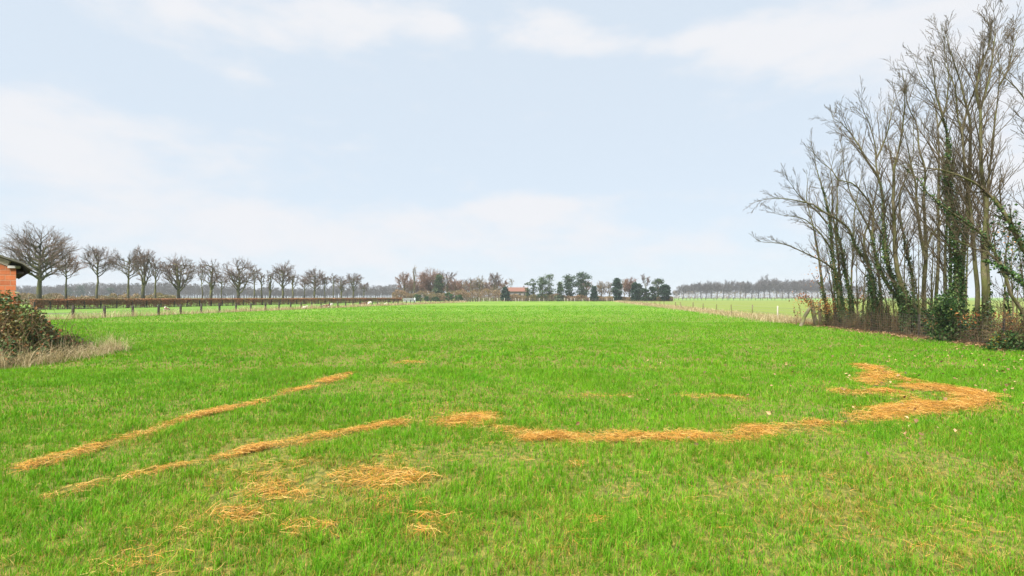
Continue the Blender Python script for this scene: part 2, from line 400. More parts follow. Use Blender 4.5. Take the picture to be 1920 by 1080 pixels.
def straw():
    rg = np.random.default_rng(3); XX, YY, MM, DD = [], [], [], []
    for pl, hw, am in ROWS:
        g = [G(*q) for q in pl]
        for a, b in zip(g, g[1:]):
            L = math.hypot(b[0] - a[0], b[1] - a[1]); dist = (a[1] + b[1]) / 2
            n = int((L + hw) * hw * 2 * am * 2300 * min(1, 6.5 / dist))
            t = rg.random(n) * 1.1 - .05; al = a[0] + t * (b[0] - a[0]); bl = a[1] + t * (b[1] - a[1])
            d = rg.normal(0, hw * .6, n) * (.35 + 1.3 * vnoise(al * 4.1, bl * 4.1, 71)) + hw * 1.3 * (vnoise(al * 2.2, bl * 2.2, 72) - .5); e = rg.normal(0, hw * .4, n)
            nx, ny = -(b[1] - a[1]) / L, (b[0] - a[0]) / L
            XX.append(a[0] + (b[0] - a[0]) * t + nx * d + e * ny); YY.append(a[1] + (b[1] - a[1]) * t + ny * d - e * nx)
            MM.append(np.full(n, am) * np.exp(-(d / hw) ** 2)); DD.append(np.full(n, max(1, dist / 6.5)))
    X, Y, M, D = map(np.concatenate, (XX, YY, MM, DD)); thin = np.where(M < .3, .55, 1)
    lump = vnoise(X * 3.2, Y * 3.2, 55)
    k = rg.random(len(X)) < -.15 + 1.5 * lump + .25 * (M > .6)
    X, Y, M, D, lump, thin = X[k], Y[k], M[k], D[k], lump[k], thin[k]
    n = len(X)
    Z = .015 + (.02 + M * (.005 + .05 * lump)) * rg.random(n) ** .7
    o = ribbons('straw', X, Y, Z, (.07 + .17 * rg.random(n)) * thin, .0032 * D * (.6 + .7 * rg.random(n)) * (.4 + .6 * thin), rg.normal(.05, .16, n), rg.random(n) * 6.283, STRAW, rg, True)
    tag(o, 'orange dry straw lying in curved rows on the grass', 'straw', None, 'stuff')
straw()

def dry_strip(name, label, fx, ya, yb, width, den, hgt, seed, wk):
    rg = np.random.default_rng(seed)
    n0 = int((yb - ya) * width * den)
    Y = ya + (yb - ya) * rg.random(n0) ** 1.6
    X = fx(Y) + rg.normal(0, width * .4, n0)
    ok = rg.random(n0) < .3 + 1.2 * vnoise(X * .5, Y * .5, seed)
    X, Y = X[ok], Y[ok]; n = len(X)
    h = hgt * (.5 + rg.random(n)) * (.5 + vnoise(X * .7, Y * .7, seed + 1))
    o = ribbons(name, X, Y, np.zeros(n), h, wk * Y * (.6 + .8 * rg.random(n)), np.abs(rg.normal(.4, .4, n)), rg.random(n) * 6.283, DRYGRASS, rg)
    tag(o, label, 'grass', None, 'stuff')
dry_strip('dry_grass', 'tall bleached grass along the dark post fence of the cow paddock', lambda y: LX(y) + .35, 33, 172, 1.3, 70, .42, 61, .0004)
dry_strip('dry_grass', 'bleached grass strip along the thin wire fence of the winter crop', lambda y: RX(y) - .1, 33, 200, 2.2, 90, .30, 62, .0004)

# ------------------------------------------------------------------ fences
def post_mesh(T, x, y, h, r, tilt=(0, 0), z0=-.15, k=7):
    T.add([(x, y, z0), (x + tilt[0] * .5, y + tilt[1] * .5, h * .5), (x + tilt[0], y + tilt[1], h - .015), (x + tilt[0], y + tilt[1], h), (x + tilt[0], y + tilt[1], h + .004)], [r, r * .97, r * .94, r * .8, .001], k)
def one_post(parent, x, y, h, r, m, tilt=(0, 0), name='post'):
    T = Tubes(); post_mesh(T, x, y, h, r, tilt); return T.build(name, m, parent)
rr = random.Random(4)
fl = thing('post_fence', 'row of dark wooden posts between the cow paddock and the big field', 'fence')
pts = []
lp = [136.6, 196, 249.6, 297, 339, 377, 411.7, 442.5, 470.4, 497.7, 523, 545, 565, 584.6, 602, 618, 633.5, 648, 661.7, 674.4, 686.5, 697.7, 708, 718, 728, 737, 746, 754, 762, 769.6, 777]
lp += [(-39.9 / z + .1406) * 960 + 960 for z in np.arange(125, 198, 4.2)]
for x in [30, 68] + lp:
    t = (x - 960) / F; d = -39.9 / (t - .1406)
    h = 1.0 + rr.uniform(-.06, .06)
    pts.append((LX(d), d, h)); one_post(fl, LX(d), d, h, .105 if d < 120 else .12, POST_DARK, (rr.uniform(-.03, .03), rr.uniform(-.03, .03)))
for hh in (.86, .5):
    T = Tubes(); T.add([(x + .1, y, hh) for x, y, h in pts], [.006] * len(pts), 4); T.build('wire', WIRE, fl)

fr = thing('wire_fence', 'thin wire fence on slender leaning posts beside the yellowish winter crop', 'fence')
rp = [(1458, 1.05, 0), (1410.8, 1.07, 0), (1371.7, 1.0, -.05), (1342.8, .95, .05), (1317.8, .95, .04), (1299.5, 1.05, 0), (1279, 1.0, -.3), (1267.5, .95, -.1), (1245, .95, 0), (1237, .95, .05), (1228, .95, 0), (1221, .9, 0), (1213, .9, 0), (1204, 1, 0), (1200, .9, 0), (1195, .9, 0), (1191, .9, 0), (1187, 1, 0), (1183, .9, 0), (1179, .9, 0), (1175, .9, 0), (1171, .9, 0)]
pts = [(RX(31.5), 31.5)]
for x, h, tl in rp:
    d = 14.4 / ((x - 960) / F - .135); pts.append((RX(d), d))
    o = one_post(fr, RX(d), d, h, .05 if d < 60 else .065, POST_PALE if x == 1458 else POST_GREY, (tl, 0))
    if x == 1458: o['label'] = 'pale pinkish post'
for hh in (.25, .5, .72, .92):
    T = Tubes(); T.add([(x, y, hh) for x, y in pts], [.005] * len(pts), 4); T.build('wire', WIRE, fr)

fb = thing('back_fence', 'distant fence of pale short posts along the far end of the field', 'fence')
for i in range(42):
    x = 880 + i * 6.6 + rr.uniform(-1.2, 1.2); t = (x - 960) / F; d = BACK - 2 + rr.uniform(-.6, .6)
    pale = rr.random() < .5
    one_post(fb, t * d, d, 1.25 + rr.uniform(-.25, .25), .10, POST_PALE if pale else POST_DARK)
for hh in (.6, 1.0):
    T = Tubes(); T.add([(-19, BACK - 2, hh), (40, BACK - 2, hh)], [.012] * 2, 4); T.build('wire', WIRE, fb)
fd = thing('ditch_fence', 'far fence of dark thin posts crossing behind the winter crop', 'fence')
for i in range(36):
    x = 1258 + i * 7.9 + rr.uniform(-3, 3) if i > 9 else 1258 + i * 7.2; d = 272 + rr.uniform(-6, 4); t = (x - 960) / F
    one_post(fd, t * d, d, 1.55 + rr.uniform(-.25, .3), .11, POST_DARK)
T = Tubes(); T.add([(75, 272, 1.1), (170, 272, 1.1)], [.012] * 2, 4); T.build('wire', WIRE, fd)

# grey field gate and white marker by the end of the hedge
gx, gy = (768 - 960) / F * 168, 168
gt = thing('field_gate', 'pale grey metal gate at the far end of the clipped hedge', 'gate', (gx, gy, 0))
GATE = rough_mat('galvanised', [(.3, (.30, .34, .40)), (.7, (.42, .46, .5))], 3, bstr=0, rough=.5)
T = Tubes()
for z in (.25, .5, .75, 1.0, 1.25): T.add([(-1.9, 0, z), (1.9, 0, z)], [.05, .05], 5)
T.build('rail', GATE, gt)
for x in (-1.9, 1.9):
    T = Tubes(); T.add([(x, 0, -.1), (x, 0, 1.4)], [.08, .08], 6); T.build('gate_post', GATE, gt)
wp = Tubes(); post_mesh(wp, (777.5 - 960) / F * 150, 150, 1.55, .09)
WHITE = rough_mat('white_paint', [(.3, (.6, .6, .58)), (.7, (.75, .75, .73))], 6, bstr=0)
tag(wp.build('marker_post', WHITE), 'single white painted post beside the grey gate', 'post')

# ------------------------------------------------------------------ trees
def branch(T, rg, p, d, L, r, lvl, kids, k, trop, wig, rmin, spread=(.5, .95), lens=(.3, .6), start=.25):
    n = (7, 5, 4, 3)[min(lvl, 3)]
    st = L / (n - 1)
    x, y, z = p; dx, dy, dz = d
    pts = [p]; rad = [r]; dirs = [d]
    for i in range(1, n):
        dx += rg.gauss(0, wig); dy += rg.gauss(0, wig); dz += rg.gauss(0, wig) + trop
        q = 1 / math.sqrt(dx * dx + dy * dy + dz * dz + 1e-9); dx *= q; dy *= q; dz *= q
        x += dx * st; y += dy * st; z += dz * st
        pts.append((x, y, z)); rad.append(max(rmin, r * (1 - .85 * i / (n - 1)))); dirs.append((dx, dy, dz))
    T.add(pts, rad, k if lvl == 0 else 4 if lvl == 1 else 3)
    if lvl < len(kids):
        m = kids[lvl]
        for j in range(m):
            t = start + (1 - start) * (j + rg.random()) / m
            i = min(n - 2, int(t * (n - 1))); f = t * (n - 1) - i
            a = pts[i]; b = pts[i + 1]
            q = (a[0] + (b[0] - a[0]) * f, a[1] + (b[1] - a[1]) * f, a[2] + (b[2] - a[2]) * f)
            branch(T, rg, q, turn(rg, dirs[i], rg.uniform(*spread)), L * rg.uniform(*lens) * (1.15 - .55 * t), max(rmin, rad[i] * .55), lvl + 1, kids, k, trop, wig * 1.15, rmin, spread, lens, .2)
def turn(rg, d, ang):
    """direction d tilted by ang towards a random side"""
    ux, uy, uz = rg.gauss(0, 1), rg.gauss(0, 1), rg.gauss(0, 1)
    s = ux * d[0] + uy * d[1] + uz * d[2]
    ux -= s * d[0]; uy -= s * d[1]; uz -= s * d[2]
    q = 1 / math.sqrt(ux * ux + uy * uy + uz * uz + 1e-9)
    c, sn = math.cos(ang), math.sin(ang) * q
    return (d[0] * c + ux * sn, d[1] * c + uy * sn, d[2] * c + uz * sn)

def bezier(a, c, b, n):
    return [tuple((1 - t) ** 2 * a[i] + 2 * t * (1 - t) * c[i] + t * t * b[i] for i in range(3)) for t in (j / (n - 1) for j in range(n))]

def bare_tree(name, label, x, top, w, fork, d, seed, tw=None, tm=None, bm=None, group=None, limbs=11, vase=.5, sub=7, twigs=8, base_y=None, rk=1.0, lean=0.0, leader=True):
    """leafless tree: x centre, top row, crown width in picture pixels at depth d; fork row"""
    rg = random.Random(seed)
    X = (x - 960) / F * d
    H = EYE + (HZ - top) / F * d; W = w / F * d; Fk = max(.5, EYE + (HZ - fork) / F * d)
    r0 = (tw / 2 / F * d) if tw else H * .016
    rmin = d / F * .105 * rk
    o = thing(name, label, 'tree', (X, d, 0), 0, group)
    TR, TC = Tubes(), Tubes()
    tx, ty = rg.gauss(0, .02) * H + lean, rg.gauss(0, .02) * H
    n = 7
    ztop = Fk + (H - Fk) * (.78 if leader else .25)
    lead = [(tx * (i / (n - 1)) + rg.gauss(0, .006 * H) * (i > 0), ty * (i / (n - 1)) + rg.gauss(0, .006 * H) * (i > 0), -.15 + (ztop + .15) * i / (n - 1)) for i in range(n)]
    TR.add(lead, [r0 * 1.25] + [max(rmin * 1.6, r0 * (1 - .8 * i / (n - 1))) for i in range(1, n)], 8)
    cz = Fk + (H - Fk) * .48; az_ = (H - Fk) * .54
    def at(z):
        f = min(max((z + .15) / (ztop + .15), 0), 1) * (n - 1); i = min(n - 2, int(f)); f -= i
        return tuple(lead[i][k] + (lead[i + 1][k] - lead[i][k]) * f for k in range(3))
    for i in range(limbs):
        t = i / max(1, limbs - 1)
        zs = Fk * .92 + (ztop - Fk * .92) * (t ** 1.2) * rg.uniform(.85, 1)
        s = at(zs)
        a = i * 2.4 + rg.uniform(-.4, .4)
        el = -.5 + (1.75) * (t * (1 - vase) + vase * rg.uniform(0, 1)) + rg.uniform(-.12, .12)
        el = min(1.45, el); ce = math.cos(el) * rg.uniform(.82, 1.05)
        e = (math.cos(a) * ce * W * .41 + tx * .7, math.sin(a) * ce * W * .41, cz + math.sin(el) * az_ * rg.uniform(.76, .92))
        hx = math.hypot(e[0] - s[0], e[1] - s[1])
        c = (s[0] + (e[0] - s[0]) * .55, s[1] + (e[1] - s[1]) * .55, s[2] + max((e[2] - s[2]) * .3, .22 * hx))
        pl = bezier(s, c, e, 7)
        pl = [pl[0]] + [(p[0] + rg.gauss(0, .012 * W), p[1] + rg.gauss(0, .012 * W), p[2] + rg.gauss(0, .012 * W)) for p in pl[1:]]
        rl = r0 * rg.uniform(.32, .5)
        TR.add(pl, [max(rmin * 1.2, rl * (1 - .85 * j / 6)) for j in range(7)], 5)
        for j in range(sub):
            t2 = .28 + .72 * (j + rg.random()) / sub; f = t2 * 6; q = min(5, int(f)); f -= q
            p = tuple(pl[q][k] + (pl[q + 1][k] - pl[q][k]) * f for k in range(3))
            dd = unit(np.array(pl[q + 1]) - np.array(pl[q])); dd = (float(dd[0]), float(dd[1]), float(dd[2]) + .06)
            branch(TC, rg, p, turn(rg, dd, rg.uniform(.4, .9)), W * rg.uniform(.18, .36), rl * .36, 1, (0, twigs, 4), 4, .05, .10, rmin, (.3, .75), (.3, .6))
    TR.build('trunk', bm or BARK_FAR, o); TC.build('crown', tm or TWIG_FAR, o)
    return o

def hedge_d(x): return EYE * F / (23.5 - (x - 90) * 14 / 660)
AV = [  # x, top, crown width, fork, trunk px, limbs, vase, label
    (72, 443, 104, 522, 10, 27, .2, 'largest broad round bare tree, close to the brick shed'),
    (124, 481, 52, 520, 4.5, 13, .4, 'low bare tree with a reddish crown under the broad tree by the shed'),
    (181, 468, 56, 515, 5, 15, .35, 'slender lone bare tree with open sky on both sides of its crown'),
    (240, 473, 58, 520, 5, 14, .5, 'bare tree with low spreading branches, next after the lone slender tree'),
    (267, 460, 44, 540, 7, 14, .75, 'tallest narrow bare tree of the avenue with steep limbs'),
    (291, 485, 32, 525, 4.5, 10, .6, 'small narrow bare tree between the tallest tree and the wide forked tree'),
    (336, 482, 66, 546, 7, 18, .6, 'wide bare tree forking low above the hedge into a fan of limbs'),
    (378, 495, 24, 530, 3, 8, .7, 'thin bare sapling just before the tall low-forked tree'),
    (394, 479, 40, 548, 6, 13, .85, 'tall bare tree forking low into two steep limbs'),
    (415, 518, 30, 540, 3, 8, .5, 'low thin bare tree behind, next to the tall low-forked tree'),
    (447, 490, 58, 550, 6, 17, .65, 'dense rounded bare tree with a deep v fork in the middle of the avenue'),
    (477, 497, 22, 530, 3.5, 10, .85, 'narrow upright bare tree with a thin pointed crown'),
    (491, 512, 16, 535, 4, 9, .6, 'short stubby bare tree with a dark trunk'),
    (505, 508, 22, 552, 5, 8, .95, 'bare tree split from the hedge top into two near upright stems'),
    (530, 497, 42, 540, 5, 16, .55, 'rounded bare tree with a straight stout trunk past the twin-stemmed one'),
    (549, 510, 22, 540, 4.5, 10, .7, 'narrow bare tree leaning on the rounded straight trunked one'),
    (571, 525, 24, 542, 2.5, 9, .5, 'small faint bare tree ahead of the white calf'),
    (590, 508, 42, 545, 4.5, 16, .5, 'fan shaped bare tree whose crown rises above its neighbours near the calves'),
    (609, 517, 20, 540, 2.5, 9, .7, 'slim bare tree close behind the fan shaped one'),
    (625, 515, 18, 535, 2.5, 9, .8, 'thin upright bare tree amid the last low trees of the avenue'),
    (640, 518, 26, 548, 4, 12, .7, 'bushy bare tree forking just over the hedge near the avenue end'),
    (662, 514, 32, 545, 4, 14, .55, 'last full round bare tree of the avenue'),
    (683, 532, 20, 546, 3, 9, .4, 'lowest bare tree at the avenue end with a flat top'),
]
for i, (x, top, w, fork, tw, nl, vs, lab) in enumerate(AV):
    d = hedge_d(x) + 4 + (i % 3) * 2.2
    bare_tree('bare_tree', lab, x, top, w, fork, d, (100 if i else 137) + i, tw, group='bare trees of the avenue behind the hedge', limbs=nl, vase=vs, sub=8 if w > 40 else 7, twigs=7 if w > 40 else 6, tm=TWIG_RED if i == 1 else None)

# clump beyond the far end of the field
GRP = 'trees beyond the far end of the field'
bare_tree('bare_tree', 'round open bare tree standing before the thin poplar', 758, 515, 34, 548, 216, 201, 3, TWIG_RED, group=GRP, limbs=16, vase=.5)
bare_tree('poplar_tree', 'tall thin bare poplar rising far above its neighbours', 777, 493, 10, 540, 226, 202, 2.5, TWIG_TAN, group=GRP, limbs=14, vase=.9, sub=5, twigs=4)
bare_tree('bare_tree', 'broad dense brownish bare crown beside the dark green spruce', 806, 512, 50, 552, 220, 203, 4, TWIG_RED, group=GRP, limbs=26, vase=.35, sub=9)
bare_tree('bare_tree', 'open bare crown peeping out behind the dark green spruce', 838, 512, 34, 545, 232, 204, 3, TWIG_FAR, group=GRP, limbs=14, vase=.4)
bare_tree('bare_tree', 'low russet bare tree next to the pointed brick roof', 855, 527, 26, 552, 224, 205, 2.5, TWIG_RED, group=GRP, limbs=13, vase=.5)
bare_tree('poplar_tree', 'needle thin bare pole of a tree before the twin spired bare tree', 882, 516, 5, 535, 222, 206, 1.6, TWIG_TAN, group=GRP, limbs=8, vase=.9, sub=3, twigs=3)
bare_tree('bare_tree', 'bare tree with a ragged double top past the pointed brick roof', 900, 516, 20, 545, 226, 207, 2.5, TWIG_TAN, group=GRP, limbs=13, vase=.75)
bare_tree('bare_tree', 'bare tree with a mushroom shaped crown left of the dark cone', 928, 514, 26, 540, 217, 208, 2.5, TWIG_FAR, group=GRP, limbs=15, vase=.3)
bare_tree('bare_tree', 'short brown bare tree touching the end of the long roof', 945, 526, 18, 548, 232, 209, 2.5, TWIG_RED, group=GRP, limbs=12, vase=.5)
bare_tree('bare_tree', 'faint spindly bare tree over the long orange roof', 959, 520, 12, 540, 262, 210, 1.6, TWIG_TAN, group=GRP, limbs=9, vase=.8, sub=4, twigs=4)
bare_tree('bare_tree', 'tan leafless thicket tree right of the small cypress cone', 1128, 529, 22, 556, 214, 211, 2.5, TWIG_TAN, group=GRP, limbs=16, vase=.7)
bare_tree('bare_tree', 'tan leafless thicket tree against the tall cypress column', 1143, 528, 16, 556, 216, 212, 2.5, TWIG_TAN, group=GRP, limbs=12, vase=.75)
bare_tree('bare_tree', 'reddish dense leafless tree right of the tall cypress column', 1180, 522, 26, 556, 215, 213, 3, TWIG_RED, group=GRP, limbs=20, vase=.65, sub=9)
bare_tree('bare_tree', 'slender bare tree with a clear fan crown among the dark shrubs', 1211, 515, 20, 540, 213, 214, 2, TWIG_FAR, group=GRP, limbs=11, vase=.6, sub=5)
bare_tree('bare_tree', 'low tan leafless tree under the flat pine', 1232, 536, 14, 558, 212, 215, 2, TWIG_TAN, group=GRP, limbs=9, vase=.7)

def evergreen(name, label, x, top, w, d, seed, shape, m, base=561, clumps=60, per=34, cs=.7, ls=.5, trunk=2.0):
    rg = np.random.default_rng(seed)
    X = (x - 960) / F * d; H = EYE + (HZ - top) / F * d; W = w * 1.12 / F * d
    o = thing(name, label, 'tree', (X, d, 0), 0, GRP)
    T = Tubes(); r = trunk / 2 / F * d
    T.add([(0, 0, -.1), (.05, .02, H * .4), (0, 0, H * .93)], [r * 1.2, r * .8, r * .2], 6)
    t = rg.random(clumps)
    if shape == 'cone': z = .12 + .88 * t; rad = .5 * (1 - z) ** .75 * 1.1; t = 1 - np.sqrt(1 - t * .97); z = .10 + .9 * t; rad = .52 * (1 - z * .97) ** .7
    elif shape == 'column': z = .04 + .95 * t; rad = .5 * np.minimum(1, np.minimum((z + .25) * 1.6, (1.02 - z) * 2.6)) ** .6
    elif shape == 'round': z = .1 + .88 * t; rad = .5 * np.sqrt(np.clip(1 - ((z - .5) / .52) ** 2, .03, 1))
    elif shape == 'spruce': z = .04 + .95 * t; rad = .5 * np.clip(1.04 - z, .04, .75)
    else: z = .16 + .82 * t; rad = .5 * np.sqrt(np.clip(1 - ((z - .56) / .46) ** 2, .08, 1)) * (.75 + .4 * np.sin(z * 23 + seed))
    a = rg.random(clumps) * 6.283; q = np.sqrt(rg.random(clumps)) if shape != 'pine' else rg.random(clumps) ** .35
    cc = np.stack([np.cos(a) * rad * q * W, np.sin(a) * rad * q * W, z * H], 1)
    for c in cc:
        if shape in ('pine',): T.add([(0, 0, max(.5, c[2] - .3 * math.hypot(c[0], c[1]))), tuple(c)], [r * .35, r * .15], 3)
    P_ = np.repeat(cc, per, 0) + rg.normal(size=(clumps * per, 3)) * cs * np.array([1, 1, .55]) * (H / 11)
    P_ = P_[P_[:, 2] > .15]
    T.build('trunk', BARK_FAR, o)
    leaves('crown', P_, ls, m, rg, o, up=.6, asp=.55, droop=.3)
    return o
evergreen('spruce_tree', 'tall dark green spruce in front of the brownish broad crown', 823, 516, 21, 214, 301, 'spruce', PINE, clumps=120)
evergreen('cypress_tree', 'small dark conical cypress close to the long orange roof', 947, 534, 17, 205.5, 302, 'cone', CYPRESS, clumps=120, cs=.45)
evergreen('pine_tree', 'small ragged pine with orange foot at the end of the orange roof', 990, 527, 10, 210, 303, 'pine', PINE, clumps=16, cs=.5)
evergreen('pine_tree', 'taller ragged see-through pine right behind the orange roof end', 1000, 520, 14, 212, 304, 'pine', PINE, clumps=26, cs=.5)
evergreen('pine_tree', 'pine with the left peak of the twin peaked pair', 1017, 518, 20, 209, 305, 'pine', PINE, clumps=48)
evergreen('pine_tree', 'pine with the right taller peak of the twin peaked pair', 1030, 515, 17, 211, 306, 'pine', PINE, clumps=44)
evergreen('spruce_tree', 'short green spruce ahead of the dense dark pine', 1050, 529, 18, 208, 307, 'spruce', PINE, clumps=60)
evergreen('pine_tree', 'dense dark pine left of the widest pine', 1067, 515, 20, 211, 308, 'pine', CONIFER, clumps=70)
evergreen('pine_tree', 'widest and tallest green pine of the far row', 1091, 511, 31, 212, 309, 'pine', CONIFER, clumps=85, trunk=3)
evergreen('cypress_tree', 'small dark cypress cone between the widest pine and the tan thicket', 1114, 532, 13, 205.5, 310, 'cone', CYPRESS, clumps=90, cs=.45)
evergreen('cypress_tree', 'tall dense dark cypress column', 1157, 522, 15, 206, 311, 'column', CYPRESS, clumps=150, cs=.5)
evergreen('cypress_tree', 'dark blunt cypress touching the reddish leafless tree', 1190, 530, 12, 207, 312, 'column', CYPRESS, clumps=80, cs=.5)
evergreen('cypress_tree', 'dark rounded cypress before the slender fan crown tree', 1198, 532, 11, 209, 313, 'round', CONIFER, clumps=70, cs=.5)
evergreen('evergreen_shrub', 'low dark evergreen mound under the slender fan crown tree', 1209, 541, 16, 207, 314, 'round', CONIFER, clumps=70, cs=.5)
evergreen('evergreen_shrub', 'low dark evergreen mound against the flat topped pine', 1223, 538, 13, 206, 315, 'round', CONIFER, clumps=60, cs=.5)
evergreen('pine_tree', 'flat topped pine with open layers near the end of the row', 1234, 523, 26, 211, 316, 'pine', PINE, clumps=46)
evergreen('evergreen_shrub', 'big round dark evergreen closing the far row of trees', 1247, 534, 18, 206, 317, 'round', CYPRESS, clumps=130, cs=.5)
rg0 = random.Random(88)
for i in range(20):
    x = 772 + i * 9.6 + rg0.uniform(-3, 3) if i < 18 else (1100, 1170)[i - 18]
    bare_tree('copse_tree', 'brown bare tree in the thick of the copse beyond the field', x, rg0.uniform(525, 536), rg0.uniform(20, 30), 553, rg0.uniform(226, 256), 240 + i, 2, (TWIG_RED, TWIG_TAN, TWIG_FAR)[i % 3], group='brown bare trees filling the copse', limbs=13, vase=.5, sub=7, twigs=7, rk=1.2)
for i, (x, top, w, lab) in enumerate([(782, 552, 15, 'dark green shrub just behind the white post'), (800, 556, 8, 'small dull green shrub left of the spruce foot'), (842, 549, 17, 'bright dark green shrub right of the spruce foot'), (861, 553, 14, 'flat dark green shrub below the pointed brick roof'), (818, 557, 16, 'low dark shrub at the spruce foot')]):
    evergreen('evergreen_shrub', lab, x, top, w, 204 + i, 330 + i, 'round', EVERSHRUB, clumps=50, per=24, cs=.4)

# brown scrub under the far trees: nobody could count it
def scrub(name, label, x0, x1, d, hfun, n, m, seed, size):
    rg = np.random.default_rng(seed)
    x = x0 + (x1 - x0) * rg.random(n); dd = d + rg.random(n) * 7
    h = hfun(x) * (.6 + .55 * vnoise(x * .09, dd * .2, seed))
    z = h * rg.random(n) ** .8
    o = leaves(name, np.stack([(x - 960) / F * dd, dd, z], 1), size, m, rg, up=0, asp=.35, droop=-1.2)
    return tag(o, label, 'scrub', None, 'stuff')
scrub('scrub', 'brown leafless scrub under the far trees', 735, 1262, 208, lambda x: 4.6 - 1.7 * (x > 950) - .9 * (x > 1100), 34000, SCRUB, 71, .55)
scrub('scrub', 'russet young growth beyond the avenue trees', -40, 330, 112, lambda x: 2.4 + 0 * x, 9000, rough_leaf if False else SCRUB, 72, .5)

# far wood behind the avenue, one grey mass
def far_wood():
    rg = random.Random(77); T = Tubes(); L = []
    for i in range(620):
        x = -160 + 940 * (i + rg.random()) / 620; d = rg.uniform(470, 560)
        X = (x - 960) / F * d
        env = 535 + 5 * math.sin(x * .013 + 1) + (4 if x > 640 else 0) - (3 if x < 190 else 0)
        H = (EYE + (HZ - env) / F * d) * rg.uniform(.7, 1.05)
        T.add([(X, d, -.2), (X + rg.gauss(0, .3), d, H * .5), (X + rg.gauss(0, .5), d, H)], [.32, .22, .08], 4)
        for j in range(20):
            z = H * rg.uniform(.2, .9); a = rg.random() * 6.283; l = H * rg.uniform(.15, .3)
            p = (X, d, z); q = (X + math.cos(a) * l * .6, d + math.sin(a) * l * .6, z + l * .5); s = (X + math.cos(a) * l * .8, d + math.sin(a) * l * .8, min(H * 1.04, z + l * 1.1))
            T.add([p, q, s], [.14, .11, .09], 3)
            for k in range(3):
                T.add([q, (q[0] + rg.gauss(0, .8), q[1] + rg.gauss(0, .8), min(H * 1.05, q[2] + rg.uniform(.2, 1.8)))], [.10, .08], 3)
    o = T.build('far_wood', WOOD_FAR)
    tag(o, 'grey bare wood in the distance behind the avenue', 'wood', None, 'stuff')
far_wood()
CG = 'pine crowns in the far wood'
for i, (x, top, w, lab) in enumerate([(152, 534, 11, 'lone dark pine crown in the far wood left of the lone slender tree'), (128, 541, 16, 'flat dark conifer mass in the far wood nearest the shed'), (208, 540, 12, 'small dark conifer in the far wood right of the lone slender tree')]):
    o = evergreen('far_pine', lab, x, top, w, 455, 350 + i, 'pine', CONIFER, clumps=30, per=20, cs=1.0, ls=1.0); o['group'] = CG

# misty tree row across the right hand fields: real copies of five trees
WG = 'misty tall trees on the horizon beyond the winter crop'
WL = 'misty grey tall bare tree in the horizon row beyond the winter crop'
protos = []
rg = random.Random(9)
xs = [1268, 1281, 1292, 1303, 1314, 1324, 1334, 1345, 1356, 1367, 1378, 1388, 1398, 1410, 1422, 1433, 1444, 1457, 1467, 1478, 1489, 1500, 1511, 1522, 1533, 1546, 1560, 1575, 1592, 1610]
tops = [542, 534, 532, 531, 529, 529, 528, 529, 531, 529, 528, 527, 526, 528, 526, 524, 523, 527, 529, 526, 527, 526, 524, 528, 525, 529, 528, 530, 529, 531]
for i in range(6):
    o = bare_tree('wood_tree', WL, 960, 527, 26 + (i % 3) * 5, 549, 560, 400 + i, 2.2, WOOD_FAR, WOOD_FAR, WG, limbs=20, vase=.4, sub=7, twigs=6, rk=1.25)
    protos.append(o)
for i, (x, tp) in enumerate(zip(xs, tops)):
    d = 560 + rg.uniform(-25, 45); s = .86 * (EYE + (HZ - tp) / F * d) / (EYE + 30 / F * 560)
    if i < 6: o = protos[i]; new = o
    else:
        src = protos[rg.randrange(6)]; new = src.copy(); C.objects.link(new)
        for ch in src.children:
            c = ch.copy(); C.objects.link(c); c.parent = new
    new.location = ((x - 960) / F * d, d, 0); new.rotation_euler = (0, 0, rg.random() * 6.28); s *= rg.uniform(.9, 1.1); new.scale = (s * rg.uniform(1.0, 1.5), s, s)
def wood_under():
    r = np.random.default_rng(5); n = 8000
    x = 1262 + 420 * r.random(n); d = 545 + 60 * r.random(n)
    o = leaves('wood_undergrowth', np.stack([(x - 960) / F * d, d, 8.5 * r.random(n) ** 1.3], 1), 1.3, SCRUB, r, asp=.3, droop=-2)
    tag(o, 'grey undergrowth at the foot of the misty horizon trees', 'scrub', None, 'stuff')
wood_under()

# clipped hedge
def hedge():
    o = thing('clipped_hedge', 'long low clipped russet hedge behind the cow paddock', 'hedge')
    r = np.random.default_rng(8)
    def line(x):
        d = EYE * F / (23.5 - (x - 90) * 14 / 660); return (x - 960) / F * d, d
    x0, y0 = line(60); x1, y1 = line(752); L = math.hypot(x1 - x0, y1 - y0); ux, uy = (x1 - x0) / L, (y1 - y0) / L
    n = 70000; t = L * r.random(n) ** 1.25; w = (r.random(n) - .5) * .8
    face = r.random(n)
    z = np.where(face < .3, 1.36 + r.normal(0, .025, n), 1.38 * r.random(n) ** .62)
    w = np.where(face > .65, -.4 + r.normal(0, .03, n), w)
    thin = (z < .6) & (r.random(n) < .5)
    t, w, z = t[~thin], w[~thin], z[~thin]
    X = x0 + ux * t - uy * w * -1 * -1; Y = y0 + uy * t + ux * w
    leaves('foliage', np.stack([X, Y, z], 1), .17, HEDGE, r, o, up=.2, asp=.7)
    T = Tubes(); rg = random.Random(3)
    for i in range(900):
        t = L * rg.random() ** 1.2; w = rg.uniform(-.3, .3); x, y = x0 + ux * t - uy * w, y0 + uy * t + ux * w
        T.add([(x, y, -.05), (x + rg.gauss(0, .08), y, .6), (x + rg.gauss(0, .15), y, 1.3)], [.025, .018, .012], 3)
    T.build('stem', TWIG_FAR, o)
    for i in range(40):
        t = L * (i / 40) ** 1.1; T = Tubes(); T.add([(x0 + ux * t + uy * .42, y0 + uy * t - ux * .42, -.1), (x0 + ux * t + uy * .42, y0 + uy * t - ux * .42, 1.1)], [.09, .09], 5)
        T.build('stake', POST_DARK, o)
hedge()

